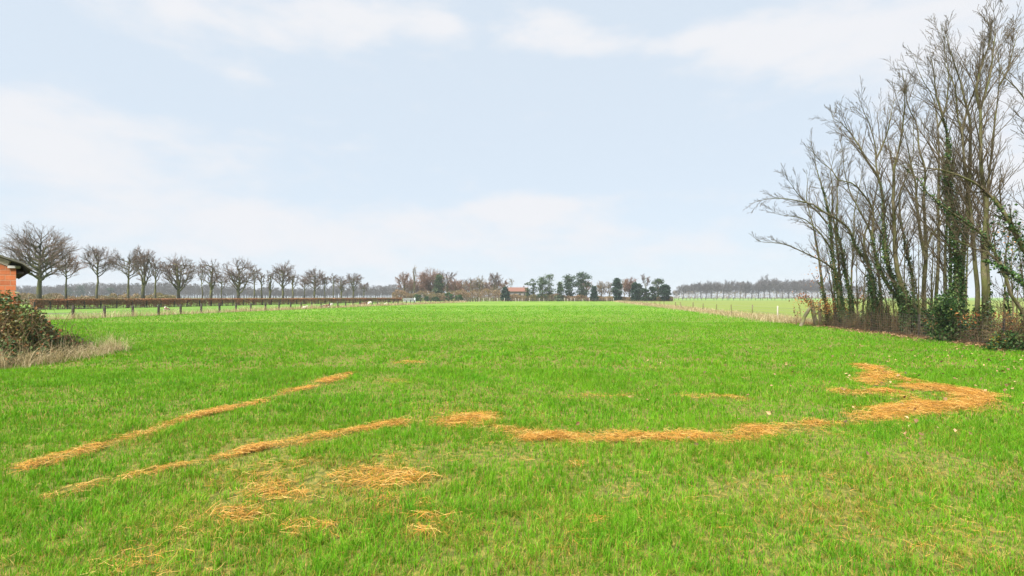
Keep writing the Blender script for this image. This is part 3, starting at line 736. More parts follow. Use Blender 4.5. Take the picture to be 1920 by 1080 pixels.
# ------------------------------------------------------------------ far houses
ROOFT = rough_mat('orange_roof_tile', [(.3, (.125, .058, .04)), (.7, (.18, .088, .062))], 2, (1, 6, 6), .3)
ROOFB = rough_mat('pinkish_roof_tile', [(.3, (.17, .09, .075)), (.7, (.24, .135, .11))], 2, (1, 6, 6), .3)
WALLG = rough_mat('grey_brick', [(.3, (.16, .14, .14)), (.7, (.25, .22, .22))], 3, bstr=.1)
GLASS = rough_mat('dark_window', [(.3, (.02, .02, .025)), (.7, (.05, .05, .06))], 3, bstr=0, rough=.2)
def farmhouse():
    d = 238; k = d / F; xa, xb = (950 - 960) * k, (990 - 960) * k
    ze, zr = EYE + (HZ - 545.5) * k, EYE + (HZ - 538.5) * k
    o = thing('farmhouse', 'long grey farmhouse under an orange tiled roof behind the far fence', 'house', ((xa + xb) / 2, d, 0))
    w = (xb - xa) / 2
    m = MB(); m.box(-w, w, 0, 7, 0, ze)
    m.tri((-w, 0, ze), (-w, 7, ze), (-w, 3.5, zr - .15)); m.tri((w, 0, ze), (w, 3.5, zr - .15), (w, 7, ze)); m.build('wall', WALLG, o)
    m = MB()
    for a, b in (((-.5, ze - .2), (3.5, zr)), ((7.5, ze - .2), (3.5, zr))):
        m.quad((-w - .3, a[0], a[1]), (w + .3, a[0], a[1]), (w + .3, b[0], b[1]), (-w - .3, b[0], b[1]))
        m.quad((-w - .3, a[0], a[1] - .12), (-w - .3, b[0], b[1] - .12), (w + .3, b[0], b[1] - .12), (w + .3, a[0], a[1] - .12))
        m.quad((-w - .3, a[0], a[1] - .12), (w + .3, a[0], a[1] - .12), (w + .3, a[0], a[1]), (-w - .3, a[0], a[1]))
    rf = m.build('roof', ROOFT, o)
    m = MB(); m.box(w * .55, w * .55 + .7, 3.2, 3.8, zr - .3, zr + .75); m.build('chimney', WALLG, rf)
    for x in (-3.6, -1.2, 1.2, 3.4):
        m = MB(); m.box(x - .4, x + .4, -.05, .02, ze * .42, ze * .75); m.build('window', GLASS, o)
    m = MB(); m.box(-.15, .75 - .1, -.06, .02, 0, 2.1); m.build('door', POST_DARK, o)
farmhouse()
def pyramid_house():
    d = 236; k = d / F; xc = (866 - 960) * k; w = 13 * k; zr = EYE + (HZ - 540) * k; ze = EYE + (HZ - 551) * k
    o = thing('tiled_house', 'low house with a pointed pinkish brick coloured roof among the brown trees', 'house', (xc, d, 0))
    m = MB(); m.box(-w * .9, w * .9, -w * .9, w * .9, 0, ze); m.build('wall', WALLG, o)
    m = MB(); c = [(-w, -w, ze - .1), (w, -w, ze - .1), (w, w, ze - .1), (-w, w, ze - .1)]
    for i in range(4): m.tri(c[i], c[(i + 1) % 4], (0, 0, zr))
    m.quad(*[c[i] for i in (3, 2, 1, 0)]); m.build('roof', ROOFB, o)
    for x in (-w * .45, w * .45):
        m = MB(); m.box(x - .5, x + .5, -w * .9 - .05, -w * .9 + .02, ze * .35, ze * .8); m.build('window', GLASS, o)
pyramid_house()

# ------------------------------------------------------------------ brick shed
def brick_mat():
    m, nt, out = newmat('orange_block_brick')
    tc = nn(nt, 'ShaderNodeTexCoord').outputs['Object']
    sw = nn(nt, 'ShaderNodeSeparateXYZ'); nt.links.new(tc, sw.inputs[0])
    cb = nn(nt, 'ShaderNodeCombineXYZ'); nt.links.new(math_(nt, 'ADD', sw.outputs[0], sw.outputs[1]), cb.inputs[0]); nt.links.new(sw.outputs[2], cb.inputs[1])
    warp = nn(nt, 'ShaderNodeVectorMath', operation='ADD')
    nw = nn(nt, 'ShaderNodeTexNoise'); nw.inputs['Scale'].default_value = 9; nt.links.new(tc, nw.inputs['Vector'])
    sc_ = nn(nt, 'ShaderNodeVectorMath', operation='SCALE'); sc_.inputs['Scale'].default_value = .014; nt.links.new(nw.outputs['Color'], sc_.inputs[0])
    nt.links.new(cb.outputs[0], warp.inputs[0]); nt.links.new(sc_.outputs[0], warp.inputs[1])
    b = nn(nt, 'ShaderNodeTexBrick'); nt.links.new(warp.outputs[0], b.inputs['Vector'])
    b.inputs['Scale'].default_value = 1; b.inputs['Brick Width'].default_value = .30; b.inputs['Row Height'].default_value = .145
    b.inputs['Mortar Size'].default_value = .012; b.inputs['Mortar Smooth'].default_value = .3; b.inputs['Bias'].default_value = .1
    b.inputs['Color1'].default_value = (.36, .092, .024, 1); b.inputs['Color2'].default_value = (.24, .058, .017, 1); b.inputs['Mortar'].default_value = (.25, .15, .085, 1)
    n = noise(nt, tc, 12, 6, .7)
    c = mixc(nt, ramp(nt, n, [(.35, (0, 0, 0)), (.75, (.6, .6, .6))]), b.outputs['Color'], (.40, .15, .06))
    h = math_(nt, 'SUBTRACT', math_(nt, 'MULTIPLY', n, .4), b.outputs['Fac'])
    princ(nt, out, c, .85, h, .7, .012); return m
def shed():
    y0 = 14.3; xr = -13.85; SK = 1.02   # the side wall meets the gable at a blunt angle and runs off to the left
    o = thing('brick_shed', 'orange block brick shed corner with a dark mossy sloping roof', 'shed', (xr, y0, 0))
    # gable wall and side wall as one solid, local x to the left is negative
    m = MB(); prof = [(-6.2, 0), (0, 0), (0, 2.50), (-.25, 2.55), (-.5, 2.66), (-3.1, 3.72), (-6.2, 2.45)]
    n = len(prof); D = 6.0
    V = [(x, 0, z) for x, z in prof] + [(x - SK * D, D, z) for x, z in prof]
    me = bpy.data.meshes.new('wall'); me.from_pydata(V, [], [list(range(n)), list(range(2 * n - 1, n - 1, -1))] + [[i, i + n, (i + 1) % n + n, (i + 1) % n] for i in range(n)]); me.update()
    link('wall', me, brick_mat(), o)
    # roof of corrugated sheets, profile in x z, swept along y
    ROOF = rough_mat('mossy_corrugated_sheet', [(.3, (.035, .034, .03)), (.55, (.085, .08, .065)), (.75, (.16, .15, .12))], 5, (1, 1, 1), .4, moss=((.07, .075, .03), 1.5))
    top = [(-3.1, 3.92), (-1.6, 3.29), (-.1, 2.745), (.36, 2.60), (.38, 2.59), (.52, 2.49), (.64, 2.42)]
    top = [(-6.6, 2.45), (-4.8, 3.2)] + top
    V, Q = [], []; ny = 61; ya = -.20; yb = D + .35
    for j in range(ny):
        y = ya + (yb - ya) * j / (ny - 1); c = .022 * math.sin(j * math.pi / 2.0 + .4)
        for x, z in top: V.append((x - SK * (y + .20), y, z + c + .065))
        for x, z in top: V.append((x - SK * (y + .20), y, z + c + .01))
    k = len(top)
    for j in range(ny - 1):
        a, b = j * 2 * k, (j + 1) * 2 * k
        for i in range(k - 1):
            Q += [[a + i, b + i, b + i + 1, a + i + 1], [a + k + i, a + k + i + 1, b + k + i + 1, b + k + i]]
        Q += [[a + k - 1, b + k - 1, b + 2 * k - 1, a + 2 * k - 1], [a, a + k, b + k, b]]
    for a in (0, (ny - 1) * 2 * k):
        for i in range(k - 1): Q.append([a + i, a + i + 1, a + k + i + 1, a + k + i])
    rf = link('roof', mesh('roof', V, quads=Q), ROOF, o)
    BOARD = rough_mat('weathered_board', [(.3, (.22, .19, .14)), (.7, (.42, .37, .29))], 6, (.4, 1, 4), .3)
    m = MB(); za, zb = 2.57, 3.68
    V = [(-.22, -.025, 2.56), (-3.1, -.025, 3.74), (-3.1, -.025, 3.86), (-.15, -.025, 2.70), (-.22, .02, 2.56), (-3.1, .02, 3.74), (-3.1, .02, 3.86), (-.15, .02, 2.70)]
    m.V = V; m.Q = [[0, 3, 2, 1], [4, 5, 6, 7], [0, 4, 7, 3], [3, 7, 6, 2], [2, 6, 5, 1], [1, 5, 4, 0]]
    m.build('barge_board', BOARD, o)
    CONC = rough_mat('pale_concrete', [(.3, (.35, .34, .31)), (.7, (.5, .49, .45))], 10, bstr=.2)
    m = MB(); m.box(-.19, .035, -.06, .1, 2.50, 2.575); m.build('beam_end', CONC, o, .012)
    m = MB(); m.box(.012, .44, .05, D, 2.36, 2.40); m.box(.04, .12, .05, D + .2, 2.402, 2.58)
    m.V = [(x - SK * (y + .2) - .02, y, z) for x, y, z in m.V]; m.build('soffit', POST_DARK, o)
shed()

# ------------------------------------------------------------------ bramble bush beside the shed
def bush():
    r = np.random.default_rng(21); rg = random.Random(21)
    o = thing('bramble_bush', 'tangled bramble bush with green and reddish leaves before the brick shed', 'bush', (-12.9, 13.2, 0))
    hy, hz = [11.8, 12.2, 12.7, 13.2, 14.0, 14.8, 15.6, 16.4, 16.8], [.1, .6, 1.1, 1.5, 1.72, 1.2, .6, .26, .02]
    n = 60000
    Y = 11.8 + 5.0 * r.random(n) ** 1.15; X = BEDGE(Y) - 3.6 * r.random(n) ** 1.6
    H = np.interp(Y, hy, hz)
    prof = np.clip((BEDGE(Y) - X) / 1.4, 0, 1) ** .62
    top = H * prof * (.62 + .7 * vnoise(X * 2.1, Y * 2.1, 5)) + .3 * (vnoise(X * 6, Y * 6, 6) - .35) * np.clip(prof * 3, 0, 1) + (r.random(n) < .02) * .25
    f = r.random(n) ** .42
    Z = np.maximum(top, .05) * f
    ok = (Z > .02) & ((X > -13.8) | (Y < 14.25)) & (r.random(n) < -.1 + 1.5 * vnoise(X * 5, Z * 5 + Y * 3, 9))
    Pn = np.stack([X, Y, Z], 1)[ok]
    leaves('foliage', Pn, .085, BRAMBLE, r, o, up=.7, off=(-12.9, 13.2, 0), asp=.72)
    T = Tubes()
    for i in range(210):
        y = rg.uniform(12.1, 16.3); x = float(BEDGE(y)) - .15 - 2.2 * rg.random() ** 1.5; h = float(np.interp(y, hy, hz))
        if x < -13.7 and y > 14.0: continue
        a = rg.gauss(-.6, 1.3); l = rg.uniform(.4, 1.1) * (.3 + .5 * h)
        e = (x + math.cos(a) * l, y + math.sin(a) * l, rg.uniform(.02, .6 * h))
        c = (x + math.cos(a) * l * .5, y + math.sin(a) * l * .5, h * rg.uniform(.7, 1.6))
        T.add(bezier((x, y, 0), c, e, 8), [.006 - .0005 * j for j in range(8)], 4)
    T.build('stem', BRAMBLE_STEM, o, (-12.9, 13.2, 0))
    # tan grass fringe
    n = 6500
    py = 11.6 + 5.2 * r.random(n); px = np.interp(py, [11.6, 12.1, 13.0, 13.8, 14.7, 16.3, 16.9], [-12.7, -12.1, -12.05, -12.05, -12.1, -12.5, -13.2]) + r.normal(0, .24, n)
    kk = r.random(n) < -.1 + 1.5 * vnoise(px * 3, py * 3, 12)
    px, py = px[kk], py[kk]; n = len(px)
    g = ribbons('dry_grass', px, py, np.zeros(n), (.10 + .42 * r.random(n) ** 1.6) * (.35 + 1.2 * vnoise(px * 2.4, py * 2.4, 14)), .006 * (.7 + .6 * r.random(n)), np.abs(r.normal(.7, .5, n)), r.random(n) * 6.283, DRYGRASS, r)
    tag(g, 'tan dead grass fringe round the foot of the bramble bush', 'grass', None, 'stuff')
bush()

# ------------------------------------------------------------------ calves
def cow_mat(name, white):
    m, nt, out = newmat(name)
    tc = nn(nt, 'ShaderNodeTexCoord').outputs['Object']
    f = noise(nt, tc, 2.1, 2, .4, .5)
    lo, hi = ((.0, .02) if white else (.57, .60))
    c = ramp(nt, f, [(lo, (.10, .042, .022)), (hi, (.74, .70, .62))])
    sep = nn(nt, 'ShaderNodeSeparateXYZ'); nt.links.new(tc, sep.inputs[0])
    hd = ramp(nt, math_(nt, 'MULTIPLY', math_(nt, 'ADD', sep.outputs[0], 1.0), .5), [(.84, (0, 0, 0)), (.87, (1, 1, 1))])
    c = mixc(nt, hd, c, (.74, .7, .62))
    princ(nt, out, c, .8, noise(nt, tc, 30, 3), .2, .01); return m
COW_B, COW_W = cow_mat('brown_white_hide', False), cow_mat('white_hide', True)
HOOF = rough_mat('dark_horn', [(.3, (.03, .025, .02)), (.7, (.08, .07, .06))], 6, bstr=0)
def skin(name, verts, edges, radii, m, parent, root=0):
    me = bpy.data.meshes.new(name); me.from_pydata(verts, edges, []); me.update()
    o = bpy.data.objects.new(name, me); C.objects.link(o)
    md = o.modifiers.new('s', 'SKIN')
    for i, rr_ in enumerate(radii):
        v = me.skin_vertices[0].data[i]; v.radius = rr_ if isinstance(rr_, tuple) else (rr_, rr_); v.use_root = (i == root)
    sd = o.modifiers.new('d', 'SUBSURF'); sd.levels = 2; sd.render_levels = 2
    dg = bpy.context.evaluated_depsgraph_get(); ev = bpy.data.meshes.new_from_object(o.evaluated_get(dg))
    bpy.data.objects.remove(o); bpy.data.meshes.remove(me)
    for p in ev.polygons: p.use_smooth = True
    ev.materials.clear()
    return link(name, ev, m, parent)
def cow(label, x, d, rz, s, m, zrow=None, head=.0):
    o = thing('cow', label, 'cow', ((x - 960) / F * d, d, 0), rz, 'brown and white cattle lying in the paddock'); o.scale = (s, s, s)
    V = [(-.75, 0, .36), (-.35, 0, .40), (.1, 0, .41), (.5, 0, .42), (.78, 0 + head * .1, .60), (.95, head * .3, .80), (1.12, head * .55, .74), (1.24, head * .7, .66)]
    Rr = [(.25, .28), (.35, .33), (.37, .34), (.32, .32), (.19, .21), (.15, .15), (.13, .12), (.085, .08)]
    E = [(i, i + 1) for i in range(7)]
    def limb(root, pts, rs):
        p = root
        for q, r_ in zip(pts, rs):
            V.append(q); Rr.append((r_, r_)); E.append((p, len(V) - 1)); p = len(V) - 1
    for sy in (1, -1):
        limb(3, [(.62, sy * .28, .20), (.92, sy * .34, .13), (.66, sy * .36, .07)], [.12, .075, .055])     # folded fore leg
        limb(0, [(-.38, sy * .40, .26), (-.02, sy * .46, .12), (-.34, sy * .50, .07)], [.17, .085, .055])  # folded hind leg
        limb(5, [(.93, head * .3 + sy * .17, .86), (.90, head * .3 + sy * .30, .84)], [.05, .035])             # ear
    limb(0, [(-1.0, .05, .38), (-1.08, .10, .14)], [.06, .035])                                             # tail
    b = skin('body', V, E, Rr, m, o, 1)
    for sy in (1, -1):
        T = Tubes(); T.add([(.99, head * .3 + sy * .10, .90), (1.0, head * .3 + sy * .17, .98), (1.02, head * .3 + sy * .16, 1.05)], [.03, .022, .006], 5); T.build('horn', HOOF, o)
    T = Tubes(); T.add([(1.225, head * .69, .652), (1.315, head * .76, .61)], [.075, .05], 8); T.build('muzzle', HOOF, o)
    return o
cow('brown calf with a white rump lying alone nearest the shed', 313, 66, R(150), .5, COW_B)
cow('plain white calf lying beside the dark posts', 572, 75, R(-35), .52, COW_W)
cow('brown and white cow lying with raised white head by the posts', 612, 81.5, R(10), .78, COW_B, head=.5)
cow('biggest brown cow lying with its white head turned along the fence', 684, 95.5, R(-12), 1.0, COW_B, head=.6)
cow('small white animal lying between the far posts, nearer the biggest cow', 710, 102, R(-80), .62, COW_W)
cow('small white animal lying farthest along the post fence', 723, 106, R(-60), .62, COW_W)

# ------------------------------------------------------------------ trees of the boundary on the right, traced stem by stem
def smooth_poly(p, step):
    """Catmull-Rom through 3-D points, resampled"""
    p = np.array(p, float); q = np.vstack([2 * p[0] - p[1], p, 2 * p[-1] - p[-2]])
    out = []
    for i in range(1, len(q) - 2):
        L = np.linalg.norm(q[i + 1] - q[i]); n = max(1, int(L / step))
        for j in range(n):
            t = j / n; a, b, c, d = q[i - 1:i + 3]
            out.append(.5 * ((2 * b) + (c - a) * t + (2 * a - 5 * b + 4 * c - d) * t * t + (3 * b - a - 3 * c + d) * t ** 3))
    out.append(q[-2]); return np.array(out)

def ivy_on(pl, r, z0, z1, den, rg, size=.075, puff=.10):
    pl = np.array(pl); sel = []
    seg = np.linalg.norm(np.diff(pl, axis=0), axis=1)
    for i, L in enumerate(seg):
        zm = (pl[i][2] + pl[i + 1][2]) / 2
        if not (z0 <= zm <= z1): continue
        k = min(1, (z1 - zm) / max(.5, .35 * (z1 - z0)))
        n = rg.poisson(den * L * max(.15, k))
        t = rg.random((n, 1)); base = pl[i] + (pl[i + 1] - pl[i]) * t
        u = rg.normal(size=(n, 3)); u[:, 2] *= .4; u = unit(u)
        sel.append(base + u * (r[i] + puff * rg.random((n, 1)) ** 1.3 * k))
    return np.concatenate(sel) if sel else np.zeros((0, 3))

class Hedgerow: pass
def traced_tree(name, label, stems, seed, ivy=(), cat='tree', leaf=None):
    """stems: (picture points, depth at foot, depth drift, foot radius px, tip radius m, branch count, side length m, kids)"""
    rg = random.Random(seed); nr = np.random.default_rng(seed)
    TR, TC, IV = Tubes(), Tubes(), []
    org = None; lines = []
    for st in stems:
        pp, d0, dd, rpx, nb, bl = st[:6]
        n = len(pp); pts = []
        for i, (x, y) in enumerate(pp):
            d = d0 + dd * (i / (n - 1)) + (rg.gauss(0, .12) if 0 < i else 0)
            q = P(x, y, d); pts.append(q)
        if len(st) <= 6 or not st[6].get('limb'):
            pts[0] = (pts[0][0], pts[0][1], -.1)
        if org is None: org = (pts[0][0], pts[0][1], 0)
        pl = smooth_poly(pts, .3)
        pl[1:] += nr.normal(0, .005, pl[1:].shape)
        N = len(pl); r0 = rpx * .84 / 2 / F * d0
        t = np.linspace(0, 1, N); r = np.maximum(.006, r0 * (1.0 - .96 * t ** 1.05))
        if not (len(st) > 6 and st[6].get('limb')): r[:3] *= np.array([1.35, 1.18, 1.07])[:len(r[:3])]
        TR.add([tuple(v) for v in pl], list(r), 9)
        lines.append((pl, r))
        s0 = st[6].get('start', .26) if len(st) > 6 else .26
        nb = int(nb * 1.3); bl *= 1.05
        for j in range(nb):
            tt = s0 + (1 - s0) * (j + rg.random()) / nb
            i = min(N - 2, int(tt * (N - 1)))
            dv = unit(pl[i + 1] - pl[i]); dv = tuple(float(v) for v in dv)
            L = bl * rg.uniform(.45, 1.5) * (1.25 - .85 * tt)
            branch(TC, rg, tuple(float(v) for v in pl[i]), turn(rg, dv, rg.uniform(.3, .62)), L, min(.026, max(.008, float(r[i]) * .55)), 0, (8, 4), 5, .028, .038, .0042, (.3, .65), (.22, .5), .12)
    o = thing(name, label, cat, org, 0, 'thin saplings among the boundary trees' if name == 'thin_sapling' else 'leafless trees along the right edge of the field')
    TR.build('trunk', BARK_NEAR, o, org); TC.build('crown', TWIG_NEAR, o, org)
    for si, z0, z1, den, size, puff in ivy:
        pl, r = lines[si]; IV.append(ivy_on(pl, r, z0, z1 * 1.15, den * 1.5, nr, size, puff * 1.15))
    if IV: leaves('ivy', np.concatenate(IV), .075, IVY, nr, o, off=org, up=.1, asp=.85, droop=.5)
    if leaf is not None:
        leaves('dead_leaves', leaf(nr), .105, BEECH, nr, o, off=org, asp=.5, droop=1.0)
    return o

def puff(points, d, s, n):
    """leaves hanging round picture points"""
    def f(nr):
        L = []
        for (x, y) in points:
            c = np.array(P(x, y, d)); L.append(c + nr.normal(size=(n, 3)) * s)
        return np.concatenate(L)
    return f

traced_tree('leaning_tree', 'thin leaning tree at the open end of the tree row, ivy at its foot', [
    ([(1556, 610), (1548, 567), (1542, 541), (1537, 495), (1531, 458), (1524, 422), (1518, 399), (1512, 370), (1514, 345), (1511, 318)], 29.9, .6, 7, 12, 1.8),
    ([(1548, 575), (1535, 585), (1522, 597)], 29.9, -.3, 4, 3, .4, {'limb': 1})],
    501, [(0, .2, 2.6, 190, .08, .12)], leaf=puff([(1533, 470), (1536, 500), (1546, 525), (1530, 520)], 30.1, .35, 26))
traced_tree('multi_stem_tree', 'four stemmed ivy clad tree second from the open end, with the low drooping branch', [
    ([(1586, 617), (1575, 575), (1570, 541), (1565, 510), (1560, 464), (1556, 412), (1549, 376), (1546, 367), (1541, 349), (1530, 312), (1526, 286), (1518, 258)], 28.2, .5, 9, 20, 2.0),
    ([(1588, 617), (1580, 575), (1576, 536), (1572, 490), (1568, 451), (1562, 399), (1560, 360), (1561, 345), (1557, 323), (1563, 300), (1569, 280)], 28.4, 1.0, 7, 17, 1.7),
    ([(1600, 618), (1597, 593), (1591, 541), (1584, 505), (1579, 471), (1569, 433), (1570, 386), (1570, 350), (1573, 323), (1579, 290)], 28.0, -.5, 8, 17, 1.7),
    ([(1604, 618), (1597, 550), (1597, 505), (1600, 464), (1601, 425), (1602, 399), (1605, 380), (1610, 359), (1616, 323), (1620, 290)], 28.5, .8, 5, 15, 1.6),
    ([(1574, 530), (1568, 510), (1545, 492), (1509, 474), (1478, 460), (1452, 455), (1426, 453), (1404, 437)], 28.2, -1.2, 4.5, 12, 1.0, {'limb': 1, 'start': .25}),
    ([(1560, 470), (1540, 440), (1510, 412), (1480, 405), (1452, 400), (1440, 385)], 28.3, -.8, 3.5, 12, 1.1, {'limb': 1, 'start': .2}),
    ([(1552, 420), (1530, 395), (1500, 368), (1480, 340), (1465, 318)], 28.4, -1.0, 3.5, 12, 1.2, {'limb': 1, 'start': .2})],
    502, [(0, .2, 7.5, 150, .075, .10), (1, .2, 4, 90, .075, .08), (2, .2, 5.5, 170, .075, .10)], leaf=puff([(1556, 500), (1562, 530), (1590, 540)], 28.2, .4, 16))
traced_tree('arching_tree', 'tree with a long limb arching out over the field, third from the open end', [
    ([(1641, 622), (1638, 575), (1637, 554), (1631, 505), (1620, 482), (1607, 469), (1592, 430), (1571, 412), (1545, 398), (1524, 383), (1498, 377), (1470, 372), (1439, 373), (1405, 382)], 25.4, .6, 9, 20, 1.3, {'start': .35}),
    ([(1645, 622), (1641, 575), (1637, 540), (1626, 491), (1620, 456), (1623, 433), (1632, 410), (1640, 375), (1646, 345), (1650, 310), (1652, 270)], 25.2, -.4, 8, 18, 2.0),
    ([(1650, 622), (1652, 570), (1648, 520), (1640, 470), (1630, 430), (1612, 395), (1596, 365), (1585, 330), (1580, 290), (1575, 255)], 25.6, .8, 7, 18, 1.9)],
    503, [(0, .2, 5.0, 170, .08, .14), (1, .2, 2.8, 330, .085, .22), (2, .2, 2.0, 150, .08, .1)])
traced_tree('fan_tree', 'broad fan of mossy stems rising from one ivy covered stool', [
    ([(1699, 629), (1696, 595), (1690, 561), (1673, 523), (1662, 484), (1658, 443), (1656, 390), (1656, 375), (1652, 353), (1646, 327), (1642, 302), (1642, 278), (1634, 247), (1628, 227), (1616, 202), (1609, 182)], 22.9, .4, 11, 26, 2.2),
    ([(1702, 629), (1702, 567), (1690, 532), (1680, 493), (1677, 434), (1675, 378), (1675, 355), (1677, 315), (1688, 267), (1694, 222), (1696, 178), (1692, 135)], 22.7, -.6, 12, 24, 2.1),
    ([(1694, 629), (1692, 575), (1667, 538), (1645, 493), (1636, 440), (1636, 392), (1608, 351), (1596, 343), (1571, 337), (1561, 320), (1543, 306), (1530, 292), (1512, 270)], 23.0, 1.0, 9, 22, 1.6),
    ([(1646, 330), (1622, 296), (1610, 272), (1604, 263), (1594, 249), (1577, 231), (1563, 222), (1556, 200)], 23.2, .6, 5, 14, 1.5, {'limb': 1, 'start': .2}),
    ([(1707, 629), (1716, 590), (1713, 560), (1709, 508), (1701, 478), (1696, 449), (1689, 413), (1686, 370), (1700, 330), (1712, 290), (1712, 240), (1716, 200)], 22.8, .5, 7, 17, 1.7),
    ([(1642, 300), (1660, 260), (1668, 230), (1676, 190), (1690, 160)], 23.1, .3, 4.5, 12, 1.5, {'limb': 1, 'start': .2})],
    504, [(0, .1, 6.0, 190, .075, .12), (1, .1, 2.2, 330, .08, .2), (2, .1, 4.2, 150, .075, .1), (4, .1, 4.5, 150, .075, .1)])
traced_tree('grey_fork_tree', 'smooth grey tree forking at head height behind the wire netting', [
    ([(1733, 612), (1733, 585), (1732, 538), (1736, 487), (1735, 434), (1732, 384), (1733, 350), (1734, 315), (1723, 278), (1720, 237), (1703, 200), (1697, 160), (1690, 125)], 26.5, .3, 10, 22, 2.2),
    ([(1736, 487), (1729, 458), (1722, 413), (1719, 384), (1716, 340), (1706, 300), (1700, 262), (1688, 225)], 26.4, -.6, 7, 16, 1.9, {'limb': 1}),
    ([(1735, 470), (1747, 440), (1760, 425), (1775, 380), (1782, 330), (1790, 280)], 26.4, .8, 5, 12, 1.6, {'limb': 1})],
    505, [(0, .1, .9, 120, .08, .1)])
traced_tree('slim_tree', 'slim straight tree between the grey forked tree and the ivy pillar tree', [
    ([(1752, 614), (1754, 585), (1757, 526), (1760, 478), (1760, 425), (1759, 390), (1760, 322), (1760, 267), (1755, 207), (1747, 178), (1729, 148), (1714, 111), (1701, 85)], 25.0, -.4, 8, 22, 2.2),
    ([(1758, 240), (1772, 205), (1778, 160), (1776, 120), (1768, 80)], 24.8, .6, 4.5, 12, 1.6, {'limb': 1, 'start': .2}),
    ([(1741, 616), (1748, 560), (1753, 500), (1749, 450), (1744, 400)], 24.5, .4, 3, 8, .9)],
    506, [(0, .1, 1.0, 80, .08, .08)])
traced_tree('ivy_pillar_tree', 'tree wholly wrapped in dark ivy like a pillar', [
    ([(1790, 641), (1793, 597), (1794, 553), (1794, 508), (1793, 464), (1790, 419), (1785, 384), (1780, 360), (1777, 326), (1777, 259), (1768, 222), (1756, 180), (1750, 130), (1742, 100)], 19.8, .3, 13, 24, 2.2),
    ([(1799, 640), (1803, 582), (1803, 508), (1807, 464), (1812, 419), (1815, 378), (1814, 370), (1818, 333), (1820, 241), (1818, 222), (1808, 185), (1797, 141), (1784, 104), (1770, 52)], 20.2, .4, 14, 26, 2.3),
    ([(1772, 636), (1772, 544), (1772, 487), (1775, 419), (1778, 360), (1790, 300), (1800, 240), (1806, 190)], 20.6, .5, 8, 16, 1.7),
    ([(1782, 636), (1782, 550), (1782, 484), (1780, 420), (1772, 350), (1765, 300), (1740, 255), (1722, 215)], 20.8, 1.0, 8, 18, 1.9)],
    507, [(0, .1, 7.5, 400, .085, .2), (1, .1, 2.0, 200, .08, .14), (2, .1, 1.6, 200, .08, .15), (3, .1, 2, 150, .08, .12)])
traced_tree('ivy_stool', 'bushy block of ivy round a low stump at the foot of the pillar tree', [
    ([(1768, 643), (1766, 600), (1770, 570), (1774, 553)], 19.3, .1, 12, 4, .5), ([(1778, 643), (1784, 600), (1786, 565)], 19.4, .1, 9, 4, .5)],
    517, [(0, .0, 2.0, 620, .09, .36), (1, .0, 1.5, 420, .09, .30)], cat='ivy bush')
traced_tree('straight_tree', 'straight mossy tree with reddish upper bark right of the ivy pillar', [
    ([(1834, 644), (1833, 591), (1833, 538), (1828, 493), (1825, 449), (1821, 404), (1815, 350), (1809, 310), (1803, 244), (1796, 222), (1791, 167), (1773, 122), (1771, 74), (1764, 45)], 19.0, .5, 10, 24, 2.1),
    ([(1803, 250), (1815, 200), (1830, 165), (1842, 115), (1845, 70)], 19.4, .4, 5, 12, 1.6, {'limb': 1, 'start': .2})],
    508, [(0, .1, 1.3, 160, .08, .12)], leaf=puff([(1800, 600), (1815, 596), (1830, 590)], 18.6, .18, 16))
traced_tree('tallest_tree', 'tallest tree of the row with twin tops reaching the picture edge', [
    ([(1848, 646), (1847, 591), (1846, 538), (1844, 493), (1847, 434), (1849, 378), (1844, 350), (1840, 315), (1838, 230), (1838, 207), (1855, 148), (1862, 96), (1866, 55), (1862, 5)], 18.5, .6, 13, 28, 2.1),
    ([(1838, 207), (1831, 167), (1844, 111), (1858, 70), (1850, 30)], 19.0, -.3, 6, 12, 1.5, {'limb': 1, 'start': .2}),
    ([(1858, 646), (1852, 520), (1851, 420), (1853, 344), (1858, 296), (1864, 241), (1870, 185), (1874, 137), (1872, 95), (1880, 50)], 18.8, .4, 9, 24, 2.0),
    ([(1874, 160), (1890, 130), (1900, 90), (1912, 50)], 19.1, .3, 4, 10, 1.4, {'limb': 1, 'start': .2})],
    509, [(0, .1, 1.5, 130, .08, .12), (2, .1, 2.5, 90, .08, .1)])
traced_tree('ivy_arm_tree', 'tree outside the edge whose heavy ivy clad limb slants across the row', [
    ([(1990, 664), (1972, 560), (1945, 500), (1920, 468), (1895, 419), (1877, 390), (1862, 372), (1847, 359), (1825, 341), (1796, 328), (1762, 318), (1736, 315), (1710, 307), (1690, 312)], 15.3, .4, 17, 22, 1.0, {'start': .45}),
    ([(1985, 660), (1950, 560), (1920, 534), (1898, 515), (1877, 499), (1862, 494), (1845, 489)], 14.9, -.2, 10, 10, .7, {'start': .5}),
    ([(1994, 664), (1990, 500), (1975, 380), (1960, 280), (1930, 200), (1905, 165), (1884, 144), (1873, 118), (1868, 95)], 15.6, .4, 14, 26, 1.8)],
    510, [(0, 2.2, 4.0, 230, .075, .5), (1, 1.5, 2.6, 160, .07, .2), (2, 1, 4.5, 150, .075, .3)])
traced_tree('slanting_tree', 'slanting mossy stem leaning left across the row from the wire netting', [
    ([(1938, 655), (1918, 585), (1895, 553), (1883, 508), (1859, 461), (1840, 440), (1818, 422), (1788, 401), (1760, 380), (1738, 360), (1722, 335), (1700, 318), (1680, 300), (1665, 270)], 16.6, 1.0, 9, 24, 1.2, {'start': .35}),
    ([(1883, 520), (1870, 490), (1850, 472), (1824, 465), (1800, 452), (1770, 440), (1735, 432)], 16.9, .4, 3.5, 12, .8, {'limb': 1, 'start': .2})],
    511, [(0, .2, 1.2, 80, .07, .08), (0, 3, 5.2, 60, .07, .14)])
